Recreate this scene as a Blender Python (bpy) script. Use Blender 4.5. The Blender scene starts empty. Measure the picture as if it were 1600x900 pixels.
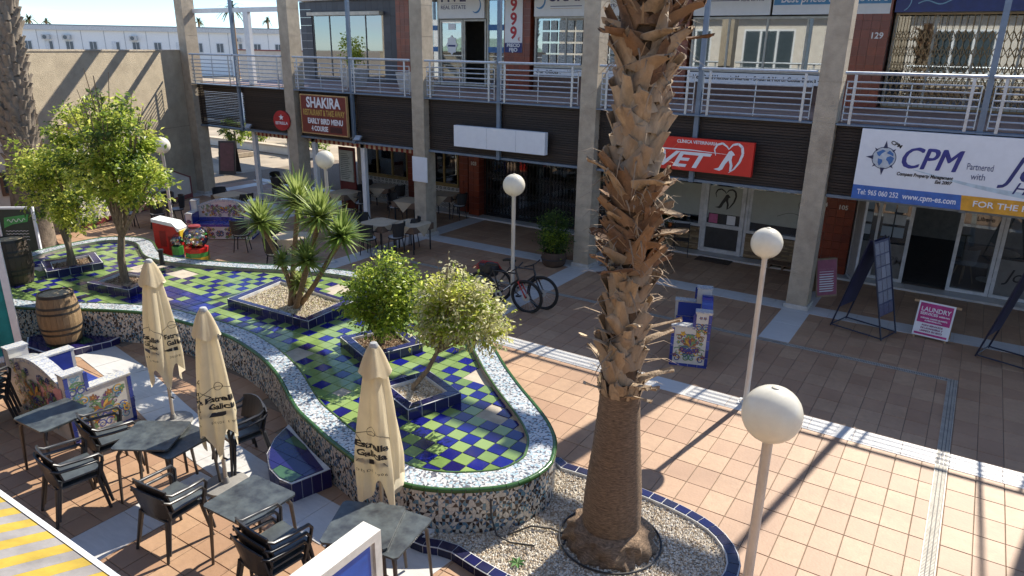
import bpy, math, random
from mathutils import Vector, Matrix
R = math.radians
random.seed(7)
scn = bpy.context.scene
col = scn.collection
# ---------------------------------------------------------------- camera, sky, sun
CAM_H = 5.2; FPX = 1102.53
YAW, PIT, ROL = R(-32.7985), R(18.7668), R(0.8936)
fwd = Vector((math.sin(YAW)*math.cos(PIT), math.cos(YAW)*math.cos(PIT), -math.sin(PIT)))
rgt = Vector((math.cos(YAW), -math.sin(YAW), 0)); upv = rgt.cross(fwd)
r2 = math.cos(ROL)*rgt + math.sin(ROL)*upv; u2 = -math.sin(ROL)*rgt + math.cos(ROL)*upv
cam = bpy.data.cameras.new('camera'); camo = bpy.data.objects.new('camera', cam); col.objects.link(camo)
mw = Matrix((r2, u2, -fwd)).transposed().to_4x4(); mw.translation = Vector((0, 0, CAM_H)); camo.matrix_world = mw
cam.sensor_width = 36; cam.lens = 36*FPX/1600; cam.clip_end = 1500; cam.clip_start = .05
scn.camera = camo
SUN = Vector((.163, 1, .895)).normalized()          # towards the sun
SUN_EL = math.asin(SUN.z); SUN_AZ = math.atan2(SUN.x, SUN.y)
w = bpy.data.worlds.new('World'); scn.world = w; w.use_nodes = True
nt = w.node_tree; bg = nt.nodes['Background']; sky = nt.nodes.new('ShaderNodeTexSky')
sky.sky_type = 'NISHITA'; sky.sun_disc = False; sky.sun_elevation = SUN_EL; sky.sun_rotation = SUN_AZ
sky.dust_density = 0; sky.air_density = .8; sky.ozone_density = 3.0
# clear blue with thin high cloud
tint = nt.nodes.new('ShaderNodeMix'); tint.data_type = 'RGBA'; tint.blend_type = 'MULTIPLY'; tint.inputs[0].default_value = 1; tint.inputs[7].default_value = (.80, .94, 1.10, 1)
nt.links.new(sky.outputs[0], tint.inputs[6])
tc = nt.nodes.new('ShaderNodeTexCoord'); cmap = nt.nodes.new('ShaderNodeMapping'); cmap.inputs['Scale'].default_value = (3, 3, 22); nt.links.new(tc.outputs['Generated'], cmap.inputs[0])
cn = nt.nodes.new('ShaderNodeTexNoise'); cn.inputs['Scale'].default_value = 1.6; cn.inputs['Detail'].default_value = 7; nt.links.new(cmap.outputs[0], cn.inputs['Vector'])
cr_ = nt.nodes.new('ShaderNodeMapRange'); cr_.inputs[1].default_value = .48; cr_.inputs[2].default_value = .72; cr_.inputs[4].default_value = .45; nt.links.new(cn.outputs['Fac'], cr_.inputs[0])
cm_x = nt.nodes.new('ShaderNodeMix'); cm_x.data_type = 'RGBA'; nt.links.new(cr_.outputs[0], cm_x.inputs[0]); nt.links.new(tint.outputs[2], cm_x.inputs[6]); cm_x.inputs[7].default_value = (7.5, 7.8, 8.2, 1)
nt.links.new(cm_x.outputs[2], bg.inputs[0]); bg.inputs[1].default_value = .11
sl = bpy.data.lights.new('sun', 'SUN'); so = bpy.data.objects.new('sun', sl); col.objects.link(so)
sl.energy = 5.0; sl.angle = R(.5); sl.color = (1, .93, .82)
so.rotation_euler = (-SUN).to_track_quat('-Z', 'Y').to_euler(); so.location = (0, 30, 40)
scn.view_settings.view_transform = 'Standard'; scn.view_settings.look = 'None'
scn.view_settings.exposure = 0.98; scn.view_settings.gamma = 1
scn.render.engine = 'CYCLES'

# ---------------------------------------------------------------- photo pixel -> place
def ray(x, y): return r2*((x-800)/FPX) - u2*((y-450)/FPX) + fwd
def G(x, y, z=0):
    d = ray(x, y); t = (z-CAM_H)/d.z; return Vector((t*d.x, t*d.y, z))
def AY(x, y, Y):
    d = ray(x, y); t = Y/d.y; return Vector((t*d.x, Y, CAM_H+t*d.z))

# ---------------------------------------------------------------- materials
MC = {}
def M(name, c, rough=.6, metal=0, c2=None, var=.15, scale=6, bump=0, bscale=80, rnd=None, spec=.5, stretch=None, dirt=0, trans=0, emit=0):
    if name in MC: return MC[name]
    m = bpy.data.materials.new(name); m.use_nodes = True; t = m.node_tree; p = t.nodes['Principled BSDF']
    p.inputs['Roughness'].default_value = rough; p.inputs['Metallic'].default_value = metal
    p.inputs['Specular IOR Level'].default_value = spec
    if c2 is None: c2 = tuple(min(1, max(0, v*(1-var*2.2))) for v in c[:3])
    geo = t.nodes.new('ShaderNodeNewGeometry'); mp = t.nodes.new('ShaderNodeMapping'); t.links.new(geo.outputs['Position'], mp.inputs[0])
    if stretch: mp.inputs['Scale'].default_value = stretch
    nz = t.nodes.new('ShaderNodeTexNoise'); nz.inputs['Scale'].default_value = scale; nz.inputs['Detail'].default_value = 6; nz.inputs['Roughness'].default_value = .65
    t.links.new(mp.outputs[0], nz.inputs['Vector'])
    rp = t.nodes.new('ShaderNodeMapRange'); rp.inputs[1].default_value = .35; rp.inputs[2].default_value = .7
    t.links.new(nz.outputs['Fac'], rp.inputs[0])
    mx = t.nodes.new('ShaderNodeMix'); mx.data_type = 'RGBA'; t.links.new(rp.outputs[0], mx.inputs[0])
    mx.inputs[6].default_value = (*c[:3], 1); mx.inputs[7].default_value = (*c2[:3], 1)
    out = mx.outputs[2]
    if rnd:                                        # rnd = (source, colour, weight): piece to piece variation
        src, c3, wt = rnd
        if src == 'obj': s = t.nodes.new('ShaderNodeObjectInfo').outputs['Random']
        else: s = geo.outputs['Random Per Island']
        mu = t.nodes.new('ShaderNodeMath'); mu.operation = 'MULTIPLY'; mu.inputs[1].default_value = wt; t.links.new(s, mu.inputs[0])
        m2 = t.nodes.new('ShaderNodeMix'); m2.data_type = 'RGBA'; t.links.new(mu.outputs[0], m2.inputs[0]); t.links.new(out, m2.inputs[6])
        m2.inputs[7].default_value = (*c3, 1); out = m2.outputs[2]
    if dirt:
        n2 = t.nodes.new('ShaderNodeTexNoise'); n2.inputs['Scale'].default_value = 1.1; n2.inputs['Detail'].default_value = 8
        t.links.new(geo.outputs['Position'], n2.inputs['Vector'])
        r3 = t.nodes.new('ShaderNodeMapRange'); r3.inputs[1].default_value = .45; r3.inputs[2].default_value = .75; r3.inputs[4].default_value = dirt
        t.links.new(n2.outputs['Fac'], r3.inputs[0])
        m3 = t.nodes.new('ShaderNodeMix'); m3.data_type = 'RGBA'; m3.blend_type = 'MULTIPLY'; t.links.new(r3.outputs[0], m3.inputs[0]); t.links.new(out, m3.inputs[6])
        m3.inputs[7].default_value = (.45, .38, .32, 1); out = m3.outputs[2]
    t.links.new(out, p.inputs['Base Color'])
    if bump:
        n4 = t.nodes.new('ShaderNodeTexNoise'); n4.inputs['Scale'].default_value = bscale; n4.inputs['Detail'].default_value = 5
        t.links.new(mp.outputs[0], n4.inputs['Vector'])
        b = t.nodes.new('ShaderNodeBump'); b.inputs['Strength'].default_value = bump; b.inputs['Distance'].default_value = .02
        t.links.new(n4.outputs['Fac'], b.inputs['Height']); t.links.new(b.outputs[0], p.inputs['Normal'])
    if trans:                                      # thin leaf or cloth: some light comes through
        tr = t.nodes.new('ShaderNodeBsdfTranslucent'); ga = t.nodes.new('ShaderNodeGamma'); ga.inputs[1].default_value = .72; t.links.new(out, ga.inputs[0]); t.links.new(ga.outputs[0], tr.inputs[0])
        ms = t.nodes.new('ShaderNodeMixShader'); ms.inputs[0].default_value = trans
        t.links.new(p.outputs[0], ms.inputs[1]); t.links.new(tr.outputs[0], ms.inputs[2])
        t.links.new(ms.outputs[0], t.nodes['Material Output'].inputs[0])
    if emit:
        p.inputs['Emission Color'].default_value = (*c[:3], 1); p.inputs['Emission Strength'].default_value = emit
    MC[name] = m; return m
def glass(name, tint=(.8, .85, .85), alpha=.25):
    if name in MC: return MC[name]
    m = bpy.data.materials.new(name); m.use_nodes = True; t = m.node_tree
    g = t.nodes.new('ShaderNodeBsdfGlossy'); g.inputs[0].default_value = (.9, .95, 1, 1); g.inputs['Roughness'].default_value = .02
    tr = t.nodes.new('ShaderNodeBsdfTransparent'); tr.inputs[0].default_value = (*tint, 1)
    f = t.nodes.new('ShaderNodeFresnel'); f.inputs[0].default_value = 1.5
    ad = t.nodes.new('ShaderNodeMath'); ad.operation = 'ADD'; ad.inputs[1].default_value = alpha; t.links.new(f.outputs[0], ad.inputs[0])
    ms = t.nodes.new('ShaderNodeMixShader'); t.links.new(ad.outputs[0], ms.inputs[0]); t.links.new(tr.outputs[0], ms.inputs[1]); t.links.new(g.outputs[0], ms.inputs[2])
    t.links.new(ms.outputs[0], t.nodes['Material Output'].inputs[0]); MC[name] = m; return m

# ---------------------------------------------------------------- mesh builder and object tree
class MB:
    def __init__(s): s.v = []; s.f = []; s.mi = []; s.m = 0
    def add(s, vs, fs):
        o = len(s.v); s.v += [tuple(v) for v in vs]
        for f in fs: s.f.append(tuple(i+o for i in f)); s.mi.append(s.m)
        return s
    def box(s, x0, x1, y0, y1, z0, z1):
        return s.add([(x0,y0,z0),(x1,y0,z0),(x1,y1,z0),(x0,y1,z0),(x0,y0,z1),(x1,y0,z1),(x1,y1,z1),(x0,y1,z1)],
                     [(0,3,2,1),(4,5,6,7),(0,1,5,4),(1,2,6,5),(2,3,7,6),(3,0,4,7)])
    def bev(s, x0, x1, y0, y1, z0, z1, b=.01):         # box with its top edge chamfered
        return s.add([(x0,y0,z0),(x1,y0,z0),(x1,y1,z0),(x0,y1,z0),(x0,y0,z1-b),(x1,y0,z1-b),(x1,y1,z1-b),(x0,y1,z1-b),
                      (x0+b,y0+b,z1),(x1-b,y0+b,z1),(x1-b,y1-b,z1),(x0+b,y1-b,z1)],
                     [(0,3,2,1),(0,1,5,4),(1,2,6,5),(2,3,7,6),(3,0,4,7),(4,5,9,8),(5,6,10,9),(6,7,11,10),(7,4,8,11),(8,9,10,11)])
    def quad(s, a, b, c, d): return s.add([a, b, c, d], [(0, 1, 2, 3)])
    def poly(s, pts): return s.add(pts, [tuple(range(len(pts)))])
    def prism(s, pts, off):                            # planar outline pushed along off
        n = len(pts); off = Vector(off); a = [Vector(p) for p in pts]
        return s.add(a+[p+off for p in a], [tuple(range(n-1, -1, -1)), tuple(range(n, 2*n))]+[(i, (i+1) % n, n+(i+1) % n, n+i) for i in range(n)])
    def tube(s, pts, rad, n=8, closed=False, caps=True):
        pts = [Vector(p) for p in pts]; k = len(pts); rr = rad if isinstance(rad, (list, tuple)) else [rad]*k
        vs = []; a = None
        for i, p in enumerate(pts):
            d = (pts[(i+1) % k]-pts[i-1]) if closed else pts[min(i+1, k-1)]-pts[max(i-1, 0)]
            d.normalize()
            if a is None: a = d.cross(Vector((0, 0, 1)) if abs(d.z) < .9 else Vector((1, 0, 0)))
            a = a-d*a.dot(d); a.normalize(); b = d.cross(a)
            for j in range(n):
                t = 2*math.pi*j/n; vs.append(p+(a*math.cos(t)+b*math.sin(t))*rr[i])
        fs = []
        for i in range(k if closed else k-1):
            for j in range(n):
                i2 = (i+1) % k; fs.append((i*n+j, i*n+(j+1) % n, i2*n+(j+1) % n, i2*n+j))
        if caps and not closed: fs += [tuple(range(n-1, -1, -1)), tuple(range((k-1)*n, k*n))]
        return s.add(vs, fs)
    def lathe(s, prof, n=24, c=(0, 0, 0), fn=None, caps=True):    # prof: (r, z)
        vs = []; k = len(prof)
        for r, z in prof:
            for j in range(n):
                t = 2*math.pi*j/n; q = r if fn is None else fn(r, z, t)
                vs.append((c[0]+q*math.cos(t), c[1]+q*math.sin(t), c[2]+z))
        fs = [(i*n+j, i*n+(j+1) % n, (i+1)*n+(j+1) % n, (i+1)*n+j) for i in range(k-1) for j in range(n)]
        if caps: fs += [tuple(range(n-1, -1, -1)), tuple(range((k-1)*n, k*n))]
        return s.add(vs, fs)
    def mesh(s, name, mats, smooth=None):
        me = bpy.data.meshes.new(name); me.from_pydata(s.v, [], s.f)
        for m in (mats if isinstance(mats, (list, tuple)) else [mats]): me.materials.append(m)
        if s.mi and max(s.mi) > 0: me.polygons.foreach_set('material_index', s.mi)
        if smooth is not None:
            me.polygons.foreach_set('use_smooth', [True]*len(me.polygons)); me.set_sharp_from_angle(angle=R(smooth))
        me.update(); return me
    def build(s, name, mats, parent=None, smooth=None, kind=None, label=None):
        return obj(name, s.mesh(name, mats, smooth), parent, kind, label)
def obj(name, me, parent=None, kind=None, label=None):
    o = bpy.data.objects.new(name, me); col.objects.link(o)
    if parent is not None: o.parent = parent
    if kind: o['kind'] = kind
    if label: o['label'] = label
    return o
def thing(name, label, cat, loc=(0, 0, 0), rz=0, group=None, me=None):
    o = bpy.data.objects.new(name, me); col.objects.link(o); o.location = loc; o.rotation_euler = (0, 0, rz)
    o['label'] = label; o['category'] = cat
    if group: o['group'] = group
    return o
def dup(root, loc, rz, label=None, sc=1):
    def cp(o, par):
        c = o.copy(); col.objects.link(c)
        if par is not None: c.parent = par
        for ch in kids.get(o, []): cp(ch, c)
        return c
    kids = {}
    for o in root.children_recursive: kids.setdefault(o.parent, []).append(o)
    r = cp(root, None); r.location = loc; r.rotation_euler = (0, 0, rz); r.scale = (sc, sc, sc)
    if label: r['label'] = label
    return r
FONT = {}
def text_mesh(s, size, bold=0, shear=0, align='CENTER', depth=.002, sp=1, wscale=1):
    cu = bpy.data.curves.new('t', 'FONT'); cu.body = s; cu.size = size; cu.align_x = align; cu.align_y = 'CENTER'
    cu.offset = bold; cu.shear = shear; cu.extrude = depth; cu.space_character = sp; cu.resolution_u = 3
    o = bpy.data.objects.new('t', cu); col.objects.link(o)
    bpy.context.view_layer.update()
    me = bpy.data.meshes.new_from_object(o.evaluated_get(bpy.context.evaluated_depsgraph_get()))
    bpy.data.objects.remove(o); bpy.data.curves.remove(cu)
    if wscale != 1:
        for v in me.vertices: v.co.x *= wscale
    return me
def text(s, parent, x, y, z, size, mat, w=None, name='lettering', rot=(math.pi/2, 0, 0), **k):
    """flat letters on a face that looks towards -Y (local), centred; w = fit to this width"""
    me = text_mesh(s, size, **k); xs = [v.co.x for v in me.vertices]
    if w and xs:
        f = w/(max(xs)-min(xs)); 
        for v in me.vertices: v.co.x *= f
    me.materials.clear(); me.materials.append(mat)
    o = obj(name, me, parent); o.location = (x, y, z); o.rotation_euler = rot; return o

# common materials
white = M('white_paint', (.74, .74, .72), .45, var=.06)
steel = M('galvanised_steel', (.50, .53, .55), .42, .55, var=.12, scale=14)
bluesteel = M('blue_grey_paint', (.16, .21, .27), .45, .1, var=.12)
conc = M('rough_concrete', (.50, .42, .31), .95, var=.12, scale=5, bump=.9, bscale=70, dirt=.35)
black = M('black_plastic', (.018, .018, .02), .45)
darkmetal = M('dark_metal', (.03, .03, .035), .4, .4)
redtile = M('red_glazed_tile', (.22, .045, .02), .28, rnd=('isl', (.13, .03, .02), .8))
darkglass = glass('shop_glass', (.62, .66, .66), .06)
skyglass = glass('upper_glass', (.45, .5, .5), .22)
navy = M('navy_print', (.02, .03, .16), .5); pwhite = M('sign_white', (.72, .74, .76), .4, var=.03)
gold = M('gold_paint', (.55, .36, .08), .5); ink = M('black_print', (.01, .01, .012), .5)
# ================================================================ the setting
ground = MB().quad((-600,-600,-.03),(600,-600,-.03),(600,600,-.03),(-600,600,-.03)).build('ground', M('dry_ground', (.40,.33,.24), .95, var=.2, scale=.5), kind='structure')
plaza = MB().quad((-26,-6,-.008),(9,-6,-.008),(9,24,-.008),(-26,24,-.008)).build('plaza', M('mortar', (.22,.17,.12), .95, var=.2, scale=20, bump=.3), kind='structure')
terra_o = M('terracotta_tile', (.42,.265,.155), .62, var=.10, scale=9, rnd=('obj', (.29,.165,.095), .85), dirt=.38, bump=.12, bscale=30)
terra_i = M('terracotta_tile_field', (.42,.265,.155), .62, var=.10, scale=9, rnd=('isl', (.29,.165,.095), .85), dirt=.38, bump=.12, bscale=30)
marble_o = M('marble_slab', (.56,.54,.50), .4, var=.12, scale=4, rnd=('obj', (.52,.52,.50), .7), dirt=.2, stretch=(1,4,1))
def tile_shape(w, d, g=.008):
    return MB().bev(-w/2+g/2, w/2-g/2, -d/2+g/2, d/2-g/2, -.012, 0, .003)
tiles = []
TW, TD = .31, .43
x = -24.3
while x < 8:
    y = 4.72
    while y < 18.2:
        tiles.append((x+TW/2, y+TD/2, TW, TD)); y += TD
    y = 4.72
    while y > -4.5:
        tiles.append((x+TW/2, y-TW/2, TW, TW)); y -= TW
    x += TW
def inview(p, mg=40):
    d = Vector(p)-Vector((0,0,CAM_H)); dz = d.dot(fwd)
    if dz < .3: return False
    X = 800+FPX*d.dot(r2)/dz; Y = 450-FPX*d.dot(u2)/dz
    return -mg < X < 1600+mg and -mg < Y < 900+mg
OUT = [(-13.99,5.22),(-13.03,5.78),(-11.98,6.32),(-11.0,6.47),(-9.88,6.53),(-9.05,6.39),(-8.52,6.24),(-8.01,6.04),(-7.63,5.85),(-7.24,5.64),(-6.87,5.46),(-6.44,5.32),(-5.98,5.18),(-5.58,5.08),(-5.26,5.01),(-4.67,4.98),(-4.25,5.11),(-3.9,5.34),(-3.61,5.63),(-3.48,5.95),(-3.46,6.26),(-3.55,6.52),(-3.69,6.78),(-3.88,7.0),(-4.1,7.2),(-4.4,7.43),(-4.69,7.64),(-5.0,7.88),(-5.39,8.2),(-5.79,8.56),(-6.3,9.0),(-7.2,9.62),(-8.44,10.13),(-9.6,10.35),(-10.84,10.25),(-12.0,9.83),(-12.77,9.44),(-13.73,9.02),(-14.55,8.75),(-15.2,8.72),(-15.8,8.95),(-16.4,9.2),(-17.0,9.2),(-17.6,8.8),(-17.75,8.2),(-17.7,7.3),(-17.3,6.3),(-16.3,5.4),(-15.2,4.95)]
def pip(x, y, P):
    c = False; n = len(P)
    for i in range(n):
        a, b = P[i], P[i-1]
        if (a[1] > y) != (b[1] > y) and x < (b[0]-a[0])*(y-a[1])/(b[1]-a[1])+a[0]: c = not c
    return c
def spline(P, step=.1):                               # closed Catmull-Rom, evenly resampled
    pts = []; n = len(P)
    for i in range(n):
        p0, p1, p2, p3 = [Vector((*P[(i+k-1) % n], 0)) for k in range(4)]
        for j in range(8):
            t = j/8; pts.append(.5*((2*p1)+(p2-p0)*t+(2*p0-5*p1+4*p2-p3)*t*t+(3*p1-p0-3*p2+p3)*t**3))
    L = [0]
    for i in range(len(pts)): L.append(L[-1]+(pts[(i+1) % len(pts)]-pts[i]).length)
    N = max(8, round(L[-1]/step)); out = []; k = 0
    for i in range(N):
        d = L[-1]*i/N
        while L[k+1] < d: k += 1
        f = (d-L[k])/(L[k+1]-L[k]); out.append(pts[k].lerp(pts[(k+1) % len(pts)], f))
    return out
OUTS = spline(OUT, .15)
OUTP = [(p.x, p.y) for p in OUTS]
tiles = [t for t in tiles if not pip(t[0], t[1], OUTP)]
vis = sorted([t for t in tiles if inview((t[0], t[1], 0), 0)], key=lambda t: t[0]**2+t[1]**2)
near = set(vis[:300])
shp = {TD: tile_shape(TW, TD).mesh('floor_tile', terra_o), TW: tile_shape(TW, TW).mesh('floor_tile', terra_o)}
fld = MB()
for t in tiles:
    if t in near:
        o = obj('floor_tile', shp[t[3]], plaza); o.location = (t[0]+random.uniform(-.001,.001), t[1], random.uniform(-.001,.0015)); o.rotation_euler = (random.uniform(-.002,.002), random.uniform(-.002,.002), random.uniform(-.004,.004))
    else:
        g = .004; a, b = t[2]/2-g, t[3]/2-g; z = random.uniform(-.001,.0015)
        fld.bev(t[0]-a, t[0]+a, t[1]-b, t[1]+b, -.012, z, .003)
fld.build('floor_tile_field', terra_i, plaza, kind='stuff')
def slabs(x0, x1, y0, y1, L, along='x', z=.006):
    a = x0 if along == 'x' else y0; e = x1 if along == 'x' else y1
    while a < e-.05:
        b = min(e, a+L*random.uniform(.9, 1.1)); mb = MB()
        if along == 'x': mb.bev(a+.002, b-.002, y0, y1, -.01, z+random.uniform(-.001,.001), .003)
        else: mb.bev(x0, x1, a+.002, b-.002, -.01, z+random.uniform(-.001,.001), .003)
        mb.build('marble_slab', marble_o, plaza); a = b
slabs(-7.6, 6, 10.0, 10.42, .62)
slabs(-24, 6, 15.08, 15.62, .55)
COLX = [-23.6+5.2*i for i in range(6)]                # left edge of each column, 0.42 wide
for i, cx in enumerate(COLX):
    lo = 13.2 if i >= 4 else 11.2
    slabs(cx-.03, cx+.53, lo, 15.07, 1.0, 'y', .007)
    slabs(cx-.03, cx+.53, 15.63, 18.0, 1.0, 'y', .007)
slabs(-24, 6, 18.0, 18.42, .9, 'x', .05)
# stone skirt and bands of the terrace
cl = [(-13.2,5.3),(-12.4,5.66),(-11,5.45),(-9.5,5.1),(-8.3,4.85),(-7.2,4.72),(-6.2,4.62),(-5.2,4.58),(-4.4,4.66),(-3.9,4.6)]
for a, b in zip(cl[:-1], cl[1:]):
    A, B = Vector((*a,0)), Vector((*b,0)); k = max(1, round((B-A).length/.6))
    for j in range(k):
        p, q = A.lerp(B, j/k), A.lerp(B, (j+1)/k-.004); d = (B-A).normalized(); n = Vector((-d.y, d.x, 0))*.3
        MB().prism([p-n+Vector((0,0,-.01)), q-n+Vector((0,0,-.01)), q+n+Vector((0,0,-.01)), p+n+Vector((0,0,-.01))], (0,0,.016+random.uniform(0,.002))).build('marble_slab', marble_o, plaza)
slabs(-7.55, -6.95, 1.0, 4.4, .6, 'y', .006)
# drain grates
def grate(x0, x1, y0, y1, along):
    g = thing('drain_grate', 'long slotted steel drain grate '+('set across the paving beside the column line' if along == 'x' else 'running out from the shops through the sunlit paving'), 'drain')
    MB().box(x0, x1, y0, y1, -.02, .0035).build('channel', M('drain_dark', (.17,.16,.145), .8), g)
    mb = MB(); a = x0 if along == 'x' else y0; e = x1 if along == 'x' else y1
    while a < e-.02:
        if along == 'x': mb.box(a, a+.014, y0+.012, y1-.012, .0035, .009)
        else:
            for k in range(3): mb.box(x0+.014+k*.043, x0+.046+k*.043, a, a+.014, .0035, .009)
        a += .026
    mb.build('grate_bars', M('grate_steel', (.42,.39,.33), .6, .2), g, kind='stuff')
    f = MB()
    if along == 'x': f.box(x0, x1, y0, y0+.012, .0035, .010).box(x0, x1, y1-.012, y1, .0035, .010)
    else: f.box(x0, x0+.012, y0, y1, .0035, .010).box(x1-.012, x1, y0, y1, .0035, .010)
    f.build('grate_frame', MC['grate_steel'], g)
grate(-12.6, .34, 13.04, 13.16, 'x'); grate(.34, .49, 3.0, 13.16, 'y')
# ================================================================ the arcade building
YC, YS, YU = 15.25, 18.42, 20.5        # column fronts, ground-floor shopfronts, upper shopfronts
DZ = 3.92                              # gallery deck
bld = thing('arcade_building', 'two storey shopping arcade with rough concrete columns and dark slatted fascia', 'building')
for i, cx in enumerate(COLX):          # columns of cast lifts, each with a small plinth
    c = MB(); z = 0
    while z < 8.2:
        h = .78; c.box(cx, cx+.42, YC, YC+.46, z, z+h-.012); c.box(cx+.006, cx+.414, YC+.006, YC+.454, z+h-.012, z+h); z += h
    o = c.build('column', conc, bld)
    MB().bev(cx-.04, cx+.46, YC-.04, YC+.5, 0, .09, .01).build('plinth', M('plinth_stone', (.55,.51,.45), .7), o)
slab = MB().box(-23.1, 9, YC+.36, 24, 3.66, DZ-.02).build('gallery_slab', M('slab_concrete', (.38,.34,.28), .9), bld)
df = MB(); xx = -23.1
while xx < 6:
    yy = YC+.3
    while yy < YU-.02: df.bev(xx+.003, xx+.327, yy+.003, min(yy+.327, YU), DZ-.02, DZ, .002); yy += .33
    xx += .33
df.build('deck_tiles', M('deck_tile', (.20,.125,.095), .55, rnd=('isl',(.27,.17,.12),.8), dirt=.3), bld, kind='stuff')
MB().box(-18.2, 9, 18.45, 32, 6.82, 7.18).build('roof_slab', M('roof_white', (.6,.58,.54), .8), bld)
MB().box(-23.5, -18.21, 20.3, 32, 6.82, 7.18).build('added_block_roof', MC['roof_white'], bld)  # unseen roof, added to keep sunlight out of the block interior
MB().box(-23.6, 9, YC+.1, YC+.36, 8.2, 8.5).build('top_beam', conc, bld)
MB().box(-23.6, -18.4, YC+.12, YC+.3, 7.2, 7.42).build('tie_beam', conc, bld)
# dark timber fascia, one slatted panel per half bay
slatm = M('dark_slat', (.018,.012,.0095), .6, var=.25, scale=5, stretch=(1,8,8), rnd=('isl',(.034,.022,.016),.9), bump=.2, bscale=50)
FZ0, FZ1 = 2.50, 3.86
POSTX = [cx+.21+2.6 for cx in COLX]
def fascia(x0, x1, broken=False):
    s = MB(); n = 24; h = (FZ1-FZ0)/n
    for k in range(n):
        z = FZ0+k*h; yo = random.uniform(0,.012)
        if broken and k in (2, 3):
            s.box(x0, x0+.12, YC+.2+yo, YC+.225+yo, z, z+h*.8); s.box(x0+(.35 if k==2 else .75), x1, YC+.2+yo, YC+.225+yo, z+.01, z+h*.8-.01)
            continue
        s.box(x0+random.uniform(0,.015), x1-random.uniform(0,.015), YC+.2+yo, YC+.222+yo, z+random.uniform(0,.006), z+h*.86)
    o = s.build('slat_panel', slatm, bld, kind='stuff')
    if not broken: MB().box(x0, x1, YC+.25, YC+.28, FZ0, FZ1).build('backing_board', M('fascia_backing', (.012,.009,.008), .8), o)
    for xb in (x0+.05, x1-.09): MB().box(xb, xb+.05, YC+.224+.012, YC+.25, FZ0, FZ1).build('batten', slatm, o)
for i, cx in enumerate(COLX):
    a, m_, b = cx+.43, POSTX[i], cx+5.19
    fascia(a, m_-.04, i == 0); fascia(m_+.04, b)
    MB().box(a, b, YC+.16, YC+.34, FZ0-.07, FZ0-.012).build('fascia_rail', bluesteel, bld)
    p = MB().box(POSTX[i]-.05, POSTX[i]+.05, YC+.085, YC+.165, FZ0-.07, 8.2).build('steel_post', bluesteel, bld)
    MB().box(a, b, YC+.0, YC+.36, 3.87, DZ-.022).build('deck_edge', bluesteel, bld)
# gallery railings
def railing(x0, x1, lab):
    t = thing('gallery_railing', lab, 'railing', group='railings along the upper gallery')
    y = YC+.035; t.location = (0, 0, DZ)
    MB().tube([(x0-.06, y, .93), (x1+.06, y, .93)], .032, 8).build('top_rail', steel, t, 40)
    for k in range(7): MB().tube([(x0, y, .06+k*.118), (x1, y, .06+k*.118)], .017, 6).build('rail', steel, t, 40)
    for xs in (x0+.14, x1-.14): MB().box(xs-.026, xs+.026, y-.035, y-.0175, -.02, .9).build('post', steel, t)
    for xs in (x0, x1, (x0+x1)/2): MB().tube([(xs, y+.016, .02), (xs, y+.016, .78)], .012, 6).build('upright', steel, t, 40)
bay = ['beside the concrete end wall', 'above the restaurant sign', 'above the blank white sign', 'above the red veterinary sign', 'above the compass property sign', 'past the last column']
for i, cx in enumerate(COLX):
    railing(cx+.52, POSTX[i]-.1, 'galvanised railing '+bay[i]+', between column and blue post')
    railing(POSTX[i]+.1, cx+5.1, 'galvanised railing '+bay[i]+', past the blue post')
MB().tube([(1.62, YC+.12, 4.3), (2.44, YC+.12, 8.2)], .03, 8).build('diagonal_brace', bluesteel, bld)
# white frame of the open end bay
MB().box(-23.2, -18.42, YC+.38, YC+.5, 6.17, 6.31).box(-20.55, -20.3, YC+.38, YC+.5, DZ, 6.17).build('white_frame', white, bld)
# ---- ground floor shopfronts
intr = M('dark_interior', (.055,.05,.045), .9)
def wallbox(x0, x1, y0, y1, z0, z1, m, name='wall', par=None): return MB().box(x0, x1, y0, y1, z0, z1).build(name, m, par or bld)
wallbox(-18.4, 9, 24, 24.2, 0, 6.8, M('rear_wall', (.22,.19,.16), .9))
wallbox(-18.4, 9, YS+.3, 24, -.006, .03, intr, 'shop_floor')
wallbox(-18.6, -18.42, YS, 24, .06, 3.65, M('end_wall', (.5,.42,.34), .9), 'end_wall')
for x_ in (-13.2, -8.2, -2.5): wallbox(x_, x_+.15, YS+.3, 24, .03, 3.6, intr, 'party_wall')
def tiled_pier(x0, x1, y, z0, z1, par=bld, d=.35, tw=.2):
    """pier clad in glazed tiles, each tile a piece of its own"""
    core = MB().box(x0+.01, x1-.01, y+.01, y+d, z0, z1).build('tiled_pier', M('pier_grout', (.28,.2,.16), .9), par)
    n = max(1, round((x1-x0)/tw)); k = round((z1-z0)/tw); w_ = (x1-x0)/n; h_ = (z1-z0)/k
    me = MB().box(-w_/2+.003, w_/2-.003, -.012, .01, -h_/2+.003, h_/2-.003).mesh('tile', M('red_tile_piece', (.27,.055,.022), .3, rnd=('obj',(.16,.035,.02),.9)))
    for i in range(n):
        for j in range(k):
            o = obj('tile', me, core); o.location = (x0+w_*(i+.5), y, z0+h_*(j+.5))
    kx = max(1, round(d/tw)); dd = d/kx
    sd_ = MB()
    for i in range(kx):
        for j in range(k): sd_.box(x1-.01, x1+.002, y+dd*i+.003, y+dd*(i+1)-.003, z0+h_*j+.003, z0+h_*(j+1)-.003)
    sd_.build('side_tiles', redtile, core, kind='stuff'); return core
def frame(par, x0, x1, z0, z1, y, m, t=.06, d=.06, name='frame'):
    return MB().box(x0, x0+t, y, y+d, z0, z1).box(x1-t, x1, y, y+d, z0, z1).box(x0+t, x1-t, y, y+d, z1-t, z1).box(x0+t, x1-t, y, y+d, z0, z0+t).build(name, m, par)
def pane(par, x0, x1, z0, z1, y, m, name='pane'): return MB().box(x0, x1, y, y+.012, z0, z1).build(name, m, par)
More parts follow.
